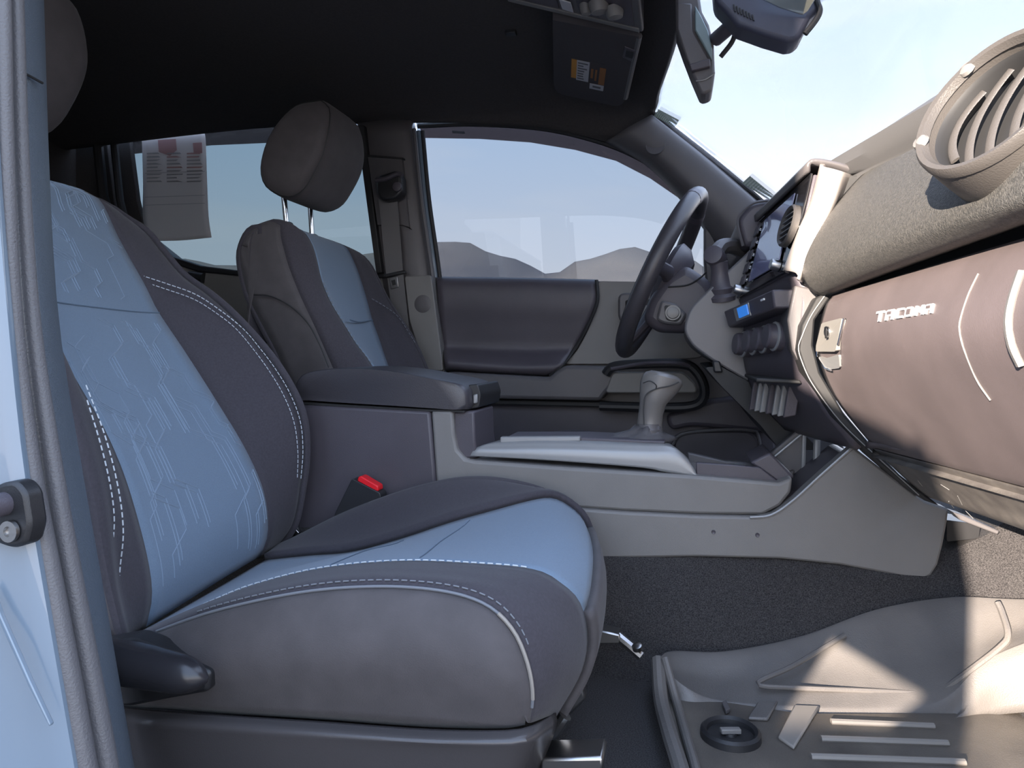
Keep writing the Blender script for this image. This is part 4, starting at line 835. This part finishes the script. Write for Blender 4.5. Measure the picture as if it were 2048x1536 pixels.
prism('switch_shelf', [(1512, 756), (1600, 760), (1604, 768), (1512, 764)], 1.22, 1.44, 'rubber', db, bevel=.002)
# passenger side round vent
C0 = PX(1994, 214, .236); AX = V((-.83, -.475, .49)).normalized()
ux = V((0, 0, 1)).cross(AX).normalized(); uy = AX.cross(ux)
RV = .057
hs = lathe('vent_housing', C0-AX*.06, AX, [(0, RV*1.02), (.02, RV*1.14), (.045, RV*1.13), (.056, RV*1.12), (.064, RV*1.10), (.067, RV*1.04), (.064, RV*.97), (.058, RV*.95)], 'vent_grey', db, n=56, caps=False)
lathe('vent_sleeve', C0-AX*.06, AX, [(.058, RV*.95), (.054, RV*.90), (.034, RV*.87)], 'rubber', hs, n=56, caps=False)
lathe('vent_cavity', C0-AX*.024, AX, [(0, RV*.86), (.004, RV*.86), (.005, .001)], 'rubber', hs, n=40)
lathe('vent_ring', C0+AX*.003, AX, [(0, RV*1.12), (.006, RV*1.11), (.009, RV*1.07), (.008, RV*1.0), (.002, RV*.95), (0, RV*1.12)], 'vent_grey', hs, n=56, caps=False)
for k in range(-2, 3):
    off = k*RV*.33; hw = math.sqrt(max(0, (RV*.88)**2-off**2))
    arc = [C0-AX*.010+ux*(off-.013*(1-(2*a/16-1)**2)+.006)+uy*hw*(-1+2*a/16) for a in range(17)]
    tube('vent_vane', arc, .0013, 'vent_grey', hs, n=8, flat=3.0, up=ux)
for a in (200, 60, 130):
    q = C0+AX*.008+(ux*math.cos(math.radians(a))+uy*math.sin(math.radians(a)))*RV*1.03
    lathe('ring_clip', q, AX, [(0, .007), (.003, .006), (.004, .002)], 'plastic_grey', hs, n=12)
Gh = grid([[PX(1900, 372, .238), PX(1975, 392, .228), PX(2048, 372, .222), PX(2160, 330, .22)], [PX(1898, 350, .225), PX(1975, 372, .212), PX(2048, 350, .206), PX(2160, 310, .205)], [PX(1896, 320, .232), PX(1972, 338, .215), PX(2048, 318, .21), PX(2160, 290, .21)], [PX(1905, 280, .25), PX(1975, 290, .25), PX(2048, 280, .25), PX(2160, 270, .25)]], 20, 5)
prism('footwell_module', [(1893, 1040), (1940, 1046), (1962, 1052), (1958, 1078), (1893, 1084)], 1.27, 1.33, 'plastic_black', db, r=4, bevel=.004)
prism('module_bracket', [(1905, 1024), (1925, 1030), (2000, 1062), (1996, 1070), (1920, 1040)], 1.22, 1.25, 'plastic_mid', db, bevel=.002)
# driver side dash, hood, column
prism('driver_dash', [(1500, 500), (1545, 440), (1640, 420), (1760, 600), (1640, 880), (1500, 765), (1432, 726), (1384, 692), (1366, 660), (1380, 616), (1440, 556)], 1.48, 2.03, 'plastic_blue' if 'plastic_blue' in MATS else 'plastic_mid', db, r=16, bevel=.03, seg=4)
hood = prism('cluster_hood', [(1474, 440), (1500, 408), (1530, 400), (1600, 402), (1600, 480), (1488, 494)], 1.49, 1.92, 'plastic_dark', db, r=12, bevel=.012, seg=3)
tube('hood_edge', crv(pts([(1486, 492), (1475, 440), (1500, 410), (1528, 402), (1560, 402)], 1.487), 24), .003, 'plastic_mid', hood, n=6)
prism('lower_cover', [(1410, 735), (1440, 732), (1510, 770), (1600, 860), (1640, 900), (1560, 900), (1520, 850), (1440, 770)], 1.47, 2.0, 'rubber', db, r=6, bevel=.01)
prism('pedal_bracket', [(1425, 722), (1440, 722), (1446, 745), (1428, 745)], 1.46, 1.49, 'plastic_black', db, bevel=.003)
col = thing('steering_column', P(1400, 640, 1.7), 'dark steering column shroud with ignition lock behind the wheel', 'steering column')
prism('shroud', [(1296, 600), (1330, 552), (1372, 528), (1420, 560), (1440, 600), (1408, 650), (1372, 664), (1310, 662), (1285, 640)], 1.62, 1.80, 'plastic_dark', col, r=14, bevel=.02, seg=3)
tube('shroud_seam', crv(pts([(1336, 574), (1375, 570), (1400, 556), (1412, 545)], 1.618), 16), .002, 'rubber', col, n=6)
ig = prism('ignition_surround', [(1322, 600), (1350, 606), (1374, 628), (1362, 650), (1330, 648), (1312, 640)], 1.60, 1.64, 'plastic_mid', col, r=8, bevel=.005)
lathe('ignition_lock', P(1346, 626, 1.60), (0, -1, .05), [(0, .017), (.006, .016), (.006, .013), (.012, .012), (.013, .004)], 'knob_grey', ig, n=20)
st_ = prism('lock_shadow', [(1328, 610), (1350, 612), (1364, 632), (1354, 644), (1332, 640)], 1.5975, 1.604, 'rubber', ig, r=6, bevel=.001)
wi = thing('wiper_stalk', P(1450, 580, 1.55), 'black wiper stalk with round end beside the steering column', 'stalk')
lathe('stalk_tip', P(1436, 520, 1.50), V((-.35, -1, .25)), [(0, .018), (.03, .0195), (.034, .018), (.036, .010)], 'plastic_dark', wi, n=20)
tube('stalk_arm', crv(pts([(1432, 508, 1.52), (1442, 495, 1.54), (1462, 492, 1.56), (1488, 505, 1.6), (1500, 530, 1.64)]), 20), .016, 'plastic_mid', wi)
lathe('stalk_boot', P(1446, 600, 1.5), V((-.12, -.2, 1)), [(0, .030), (.008, .030), (.014, .024), (.024, .026), (.028, .022), (.06, .016), (.075, .018)], 'plastic_dark', wi, n=20)
# steering wheel
sw = thing('steering_wheel', P(1245, 715, 1.7), 'black leather steering wheel seen edge-on in front of driver seat', 'steering wheel')
A = P(1400, 394, 1.70); Bq = P(1250, 700, 1.70); cw_ = (A+Bq)/2; up_ = (A-Bq).normalized(); Rw = (A-Bq).length/2
yy = V((0.06, 1, 0)).normalized(); yy = (yy-up_*yy.dot(up_)).normalized(); nw = up_.cross(yy)
NW = 72; ringp = [cw_+up_*Rw*math.cos(2*math.pi*k/NW)+yy*Rw*math.sin(2*math.pi*k/NW) for k in range(NW)]
rim = tube('rim', ringp, .0185, 'leather', sw, n=16, closed=True, up=nw)
tube('rim_seam', [p-nw*(.0175 if nw.x > 0 else -.0175) for p in ringp], .0022, 'rubber', rim, n=6, closed=True)
for a in (-28, 28):
    ar = ringp[int((180+a)/360*NW) % NW]
for a in (30, -30):
    k0 = int(round((a % 360)/360*NW)); d = (ringp[k0]-cw_).normalized()
    t_ = nw.cross(d); 
    tube('rim_band', [cw_+up_*Rw*math.cos(math.radians(a+q))+yy*Rw*math.sin(math.radians(a+q)) for q in (-3, 0, 3)], .0192, 'plastic_dark', rim, n=14, up=nw)
lathe('hub', cw_+nw*(.055 if nw.x > 0 else -.055), nw if nw.x < 0 else -nw, [(0, .05), (.02, .075), (.04, .082), (.052, .07), (.058, .03)], 'plastic_dark', sw, n=28)
hc = cw_+nw*(.02 if nw.x > 0 else -.02)
for d in (yy, -yy, -up_):
    tube('spoke', [hc+d*.06, hc+d*(Rw*.6), cw_+d*(Rw-.01)], [.022, .016, .012], 'plastic_dark', sw, n=10, flat=.6, up=nw)
# =================================================================== roof items
vis = thing('sun_visor', P(1190, 130, 1.7), 'dark folded sun visor with an orange and white warning label', 'sun visor')
vp = [(1105, 38, 1.5), (1278, 72, 1.5), (1246, 216, 1.92), (1108, 186, 1.92)]
VQ = [P(*p) for p in vp]
def VS(s, t): return VQ[0].lerp(VQ[1], s).lerp(VQ[3].lerp(VQ[2], s), t)
ol = rc([(0, .01), (1, .01), (1, 1), (0, 1)], [.01, .01, .16, .16], 5); vpoly = [VS(x, y) for x, y in ol]
vb = ext('visor_panel', vpoly, (0, 0, .018), 'visor', vis, bevel=.006, seg=3)
def vq(name, s0, t0, s1, t1, m, parent, d=.0006): return ext(name, [VS(s0, t0)-V((0, 0, d)), VS(s1, t0)-V((0, 0, d)), VS(s1, t1)-V((0, 0, d)), VS(s0, t1)-V((0, 0, d))], (0, 0, .0006), m, parent, smooth=False)
lb = vq('warning_label', .24, .41, .68, .80, 'visor', vis, .0007)
vq('label_orange', .24, .42, .31, .68, 'label_orange', lb, .0012); vq('label_white', .31, .42, .475, .70, 'label_white', lb, .0012)
for k in range(7): vq('label_print', .325, .445+k*.036, .325+random.uniform(.07, .13), .459+k*.036, 'label_ink', lb, .0018)
vq('label_amber', .61, .46, .69, .70, 'label_amber', lb, .0012); vq('label_text', .50, .50, .53, .63, 'label_amber', lb, .0012); vq('label_text', .555, .50, .58, .66, 'label_amber', lb, .0012)
vq('label_white', .50, .71, .69, .79, 'label_white', lb, .0012); vq('label_print', .54, .735, .65, .76, 'label_ink', lb, .0018)
ck = ext('visor_clip', [VS(.86, .14)-V((0, 0, .002)), VS(1.0, .16)-V((0, 0, .002)), VS(.99, .30)-V((0, 0, .002)), VS(.86, .27)-V((0, 0, .002))], (0, 0, .004), 'plastic_dark', vis, bevel=.002)
ext('clip_slot', [VS(.89, .17)-V((0, 0, .0035)), VS(.98, .18)-V((0, 0, .0035)), VS(.975, .25)-V((0, 0, .0035)), VS(.89, .24)-V((0, 0, .0035))], (0, 0, .003), 'rubber', ck)
tube('visor_edge', [VS(1.0, t)+V((.001, 0, .006)) for t in (.03, .2, .5, .86)], .007, 'plastic_mid', vis, n=8)
oc = thing('overhead_console', P(1160, 30, 1.4), 'dark overhead console with map lights and knobs above the windscreen', 'overhead console')
OQ = [P(1010, 2, 1.5), P(1288, 68, 1.5)]; OV = V((0, -.36, .012))
def OS(s, t, d=0): return OQ[0].lerp(OQ[1], s)+OV*t-V((0, 0, d))
ext('console_shell', [OS(0, 0), OS(1, 0), OS(1, 1), OS(0, 1)], (0, 0, .07), 'plastic_mid', oc, bevel=.008, seg=3)
ext('console_rim', [OS(.03, .02, .003), OS(.97, .02, .003), OS(.97, .06, .003), OS(.03, .06, .003)], (0, 0, .004), 'plastic_grey', oc, bevel=.001)
ext('front_module', [OS(.56, .09, .002), OS(.94, .07, .002), OS(.94, .9, .002), OS(.56, .9, .002)], (0, 0, .004), 'plastic_dark', oc, bevel=.002)
ext('rear_module', [OS(.12, .08, .002), OS(.42, .08, .002), OS(.42, .9, .002), OS(.12, .9, .002)], (0, 0, .004), 'plastic_dark', oc, bevel=.002)
for k in range(3): ext('indicator', [OS(.18+.055*k, .16, .004), OS(.215+.055*k, .16, .004), OS(.215+.055*k, .24, .004), OS(.18+.055*k, .24, .004)], (0, 0, .003), 'lamp_amber', oc)
ext('map_light', [OS(.44, .09, .004), OS(.52, .08, .004), OS(.52, .19, .004), OS(.44, .2, .004)], (0, 0, .003), 'label_white', oc, bevel=.001)
for s, t, r in ((.72, .26, .020), (.82, .24, .018), (.62, .20, .012)):
    lathe('roof_knob', OS(s, t, 0), (0.1, .1, -1), [(0, r), (.012, r*.95), (.02, r*.8), (.022, r*.2)], 'plastic_grey', oc, n=20)
ext('roof_switch', [OS(.70, .11, .006), OS(.80, .09, .006), OS(.81, .16, .006), OS(.71, .18, .006)], (0, 0, .008), 'plastic_mid', oc, bevel=.002)
obox('coat_clip', V((P(1022, 76, 1.65).x, 1.65, .728)), (.012, 0, 0), (0, .01, 0), (0, 0, .006), 'plastic_black', bpy.data.objects['ceiling'], bevel=.002)
# camera / sensor pod on the glass
sp_ = thing('sensor_pod', P(1390, 60, 1.35), 'dark camera pod hanging from the windscreen top beside the mirror', 'sensor')
prism('pod_body', [(1350, -60), (1352, 60), (1366, 100), (1382, 142), (1400, 184), (1406, 189), (1424, 182), (1430, 146), (1428, 90), (1418, 48), (1404, 22), (1392, -60)], 1.34, 1.40, 'plastic_pod' if 'plastic_pod' in MATS else 'plastic_mid', sp_, bevel=.005)
prism('pod_face', [(1354, 4), (1384, 6), (1386, 60), (1404, 92), (1420, 120), (1420, 134), (1382, 140), (1366, 96), (1354, 58)], 1.333, 1.342, 'plastic_mid', sp_, bevel=.003)
prism('pod_band', [(1378, 128), (1420, 116), (1421, 132), (1383, 142)], 1.329, 1.345, 'plastic_dark', sp_, bevel=.002)
tube('pod_seam', crv(pts([(1392, 162), (1410, 159), (1430, 146)], 1.338), 10), .0012, 'plastic_silver', sp_, n=5)
prism('pod_window', [(1390, 10), (1402, 30), (1416, 60), (1424, 95), (1424, 120), (1406, 88), (1390, 60)], 1.330, 1.34, 'pod_glass' if 'pod_glass' in MATS else 'plastic_silver', sp_, bevel=.002)
rm = thing('rear_view_mirror', P(1530, 60, 1.3), 'rear-view mirror with blue-grey housing seen from below', 'mirror')
prism('housing', [(1424, -60), (1430, 2), (1452, 24), (1474, 50), (1530, 70), (1575, 83), (1592, 82), (1604, 70), (1622, 34), (1640, 20), (1630, -60)], 1.24, 1.30, 'mirror_shell' if 'mirror_shell' in MATS else 'plastic_mid', rm, bevel=.008, seg=3)
ext('mirror_glass', [P(x, y, Yq) for x, y, Yq in ((1522, -60, 1.18), (1526, 0, 1.212), (1560, 16, 1.222), (1606, 30, 1.230), (1616, 22, 1.226), (1630, 0, 1.212), (1627, -60, 1.18))], (0, .006, .002), 'mirror_face', rm, bevel=.001)
tube('rim', crv(pts([(1630, -50), (1634, 0), (1640, 20), (1632, 40), (1610, 68)], 1.24), 24), .0045, 'rubber', rm, n=8)
for k in range(7): prism('vent_slot', [(1466+k*6.2, 8+k*3.4), (1469+k*6.2, 9+k*3.4), (1472+k*6.2, 23+k*3.0), (1469+k*6.2, 22+k*3.0)], 1.237, 1.24, 'rubber', rm, bevel=0)
tube('stem', pts([(1478, 38, 1.28), (1455, 58, 1.31), (1432, 78, 1.345)]), .0125, 'plastic_dark', rm, n=12)
tube('cable', crv(pts([(1466, 44, 1.29), (1470, 62, 1.30), (1464, 84, 1.31), (1441, 114, 1.32)]), 20), .0042, 'rubber', rm, n=8)
gh = thing('grab_handle', P(330, 215, 2.0), 'black folded grab handle on the headliner above the rear window', 'grab handle')
tube('handle_bar', crv(pts([(258, 196, 1.98), (270, 222, 1.96), (330, 228, 1.955), (392, 226, 1.96), (404, 232, 1.98)]), 24), .012, 'headliner', gh)
prism('handle_mount', [(252, 190), (280, 190), (284, 214), (256, 216)], 1.97, 2.02, 'headliner', gh, r=4, bevel=.004)
prism('handle_mount', [(376, 190), (388, 192), (408, 230), (380, 232)], 1.97, 2.02, 'plastic_black', gh, r=4, bevel=.004)
# paper on the rear side window
pa = thing('window_sticker', P(360, 478, 2.1), 'white printed price sheet taped inside the rear side window', 'paper')
pg = grid([pts([(282, 272), (345, 266), (407, 262)], 2.108), pts([(284, 290), (345, 284), (411, 280)], 2.102), pts([(286, 370), (350, 366), (414, 362)], 2.10), pts([(286, 440), (352, 440), (417, 432)], 2.102), pts([(298, 482), (360, 481), (423, 475)], 2.104)], 12, 5)
gmesh('sheet', pg, 'paper', pa, solid=.0008); bp_ = bvh(pg)
rn = random.Random(3)
for c in range(3):
    for k in range(9):
        x0 = 294+c*40; y0 = 306+k*7; decal('print_line', bp_, [(x0, y0), (x0+rn.uniform(18, 33), y0-1), (x0+rn.uniform(18, 33), y0+2), (x0, y0+2.5)], 'ink_red' if (c > 0 and k < 5 and rn.random() < .6) else 'ink_grey', pa, .0012, .0004)
decal('print_block', bp_, [(316, 280), (352, 278), (354, 300), (340, 312), (318, 304)], 'ink_red', pa, .0010, .0004)
decal('print_block', bp_, [(386, 286), (404, 285), (405, 306), (388, 308)], 'ink_red', pa, .0010, .0004)
for y in (346, 394, 410): decal('print_line', bp_, [(290, y), (410, y-4), (410, y-3), (290, y+1)], 'ink_grey', pa, .0010, .0004)
# =================================================================== added box van, outside the frame, placed to shade the seats
vn = thing('shade_van', (-3.5, -2.7, GZ), 'added tall white box van out of view, shading the seats', 'van')
VX = -1.76
box('shade_cargo_box', ((VX-6)/2, -2.75, 0.50), (6+VX)/2, 1.05, 1.25, 'shade_van_white', vn, bevel=.03)
ZR = 1.02
ext('shade_cab_roof', [V((x, -3.72, z)) for x, z in ((-1.80, ZR), (-1.58, ZR), (-1.50, ZR-.06), (-1.80, ZR-.06))], (0, 1.88, 0), 'shade_van_white', vn, bevel=.01)
ext('shade_cab_nose', [V((x, -3.72, z)) for x, z in ((-1.80, .05), (-1.43, .28), (-0.92, .12), (-0.86, -.70), (-1.80, -.70))], (0, 1.88, 0), 'shade_van_white', vn, bevel=.03)
ext('shade_cab_side', [V((x, -1.88, z)) for x, z in ((-1.80, ZR-.03), (-1.53, ZR-.03), (-1.43, .28), (-1.80, .0))], (0, .04, 0), 'shade_van_white', vn, bevel=.01)
ext('shade_cab_windscreen', [V((-1.47, -3.7, ZR-.2)), V((-1.47, -1.9, ZR-.2)), V((-1.43, -1.9, .28)), V((-1.43, -3.7, .28))], (.004, 0, 0), 'glass_thin', vn, smooth=False)  # near-clear pane that lets the shaped sun patch through
bm_ = bvh(Gm)
def trace(px, py, Yp=-3.72):
    r = ray(px, py).normalized(); h = bm_.ray_cast(V((0, 0, 0)), r)[0]; g = PZ(px, py, ZM)
    p = h if h is not None and h.length < g.length else g
    q = p+SUN*((Yp-p.y)/SUN.y); return (q.x, q.z)
win = [trace(*p) for p in ((1664, 1280), (1868, 1404), (1790, 1470), (1540, 1464), (1590, 1400))]  # opening in the added cab, traced back from the mat to shape its sun patch
outl = [(-1.80, ZR-.03), (-1.53, ZR-.03), (-1.495, .80), (-1.49, .50), (-1.43, .28), (-1.80, .0)]
def ring_panel(name, outer, inner, Yp, th, m, parent):
    cx = sum(p[0] for p in inner)/len(inner); cz = sum(p[1] for p in inner)/len(inner)
    def cast(poly, a):
        d = (math.cos(a), math.sin(a)); best = 0
        for (x0, z0), (x1, z1) in zip(poly, poly[1:]+poly[:1]):
            ex, ez = x1-x0, z1-z0; den = d[0]*ez-d[1]*ex
            if abs(den) < 1e-9: continue
            t = ((x0-cx)*ez-(z0-cz)*ex)/den; q = ((x0-cx)*d[1]-(z0-cz)*d[0])/den
            if t > 0 and -1e-6 <= q <= 1+1e-6: best = max(best, t)
        return (cx+d[0]*best, cz+d[1]*best)
    An = sorted(set([2*math.pi*k/96 for k in range(96)]+[math.atan2(p[1]-cz, p[0]-cx) % (2*math.pi) for p in outer+inner])); n = len(An)
    v = []
    for y in (Yp, Yp+th):
        for poly in (outer, inner):
            for a in An: x, z = cast(poly, a); v.append(V((x, y, z)))
    f = []
    for i in range(n):
        k = (i+1) % n; f += [(i, k, n+k, n+i), (2*n+i, 2*n+k, 3*n+k, 3*n+i), (i, k, 2*n+k, 2*n+i), (n+i, n+k, 3*n+k, 3*n+i)]
    return mk(name, v, f, m, parent, smooth=False)
ring_panel('shade_cab_cutout', outl, win, -3.72, .03, 'shade_van_white', vn)
ext('shade_cab_window', [V((-1.76, -1.836, .32)), V((-1.50, -1.836, .32)), V((-1.53, -1.836, .72)), V((-1.76, -1.836, .72))], (0, .004, 0), 'gloss_black', vn)
box('shade_chassis', ((VX-6)/2+.2, -2.75, -.80), (6+VX)/2-.3, .8, .08, 'plastic_black', vn, bevel=.02)
for x in (VX-.7, -5.1):
    for y in (-1.85, -3.65): lathe('shade_wheel', (x, y-.12, GZ+.38), (0, 1, 0), [(0, .30), (.02, .37), (.22, .37), (.24, .30), (.20, .18), (.20, .02)], 'rubber', vn, n=28)
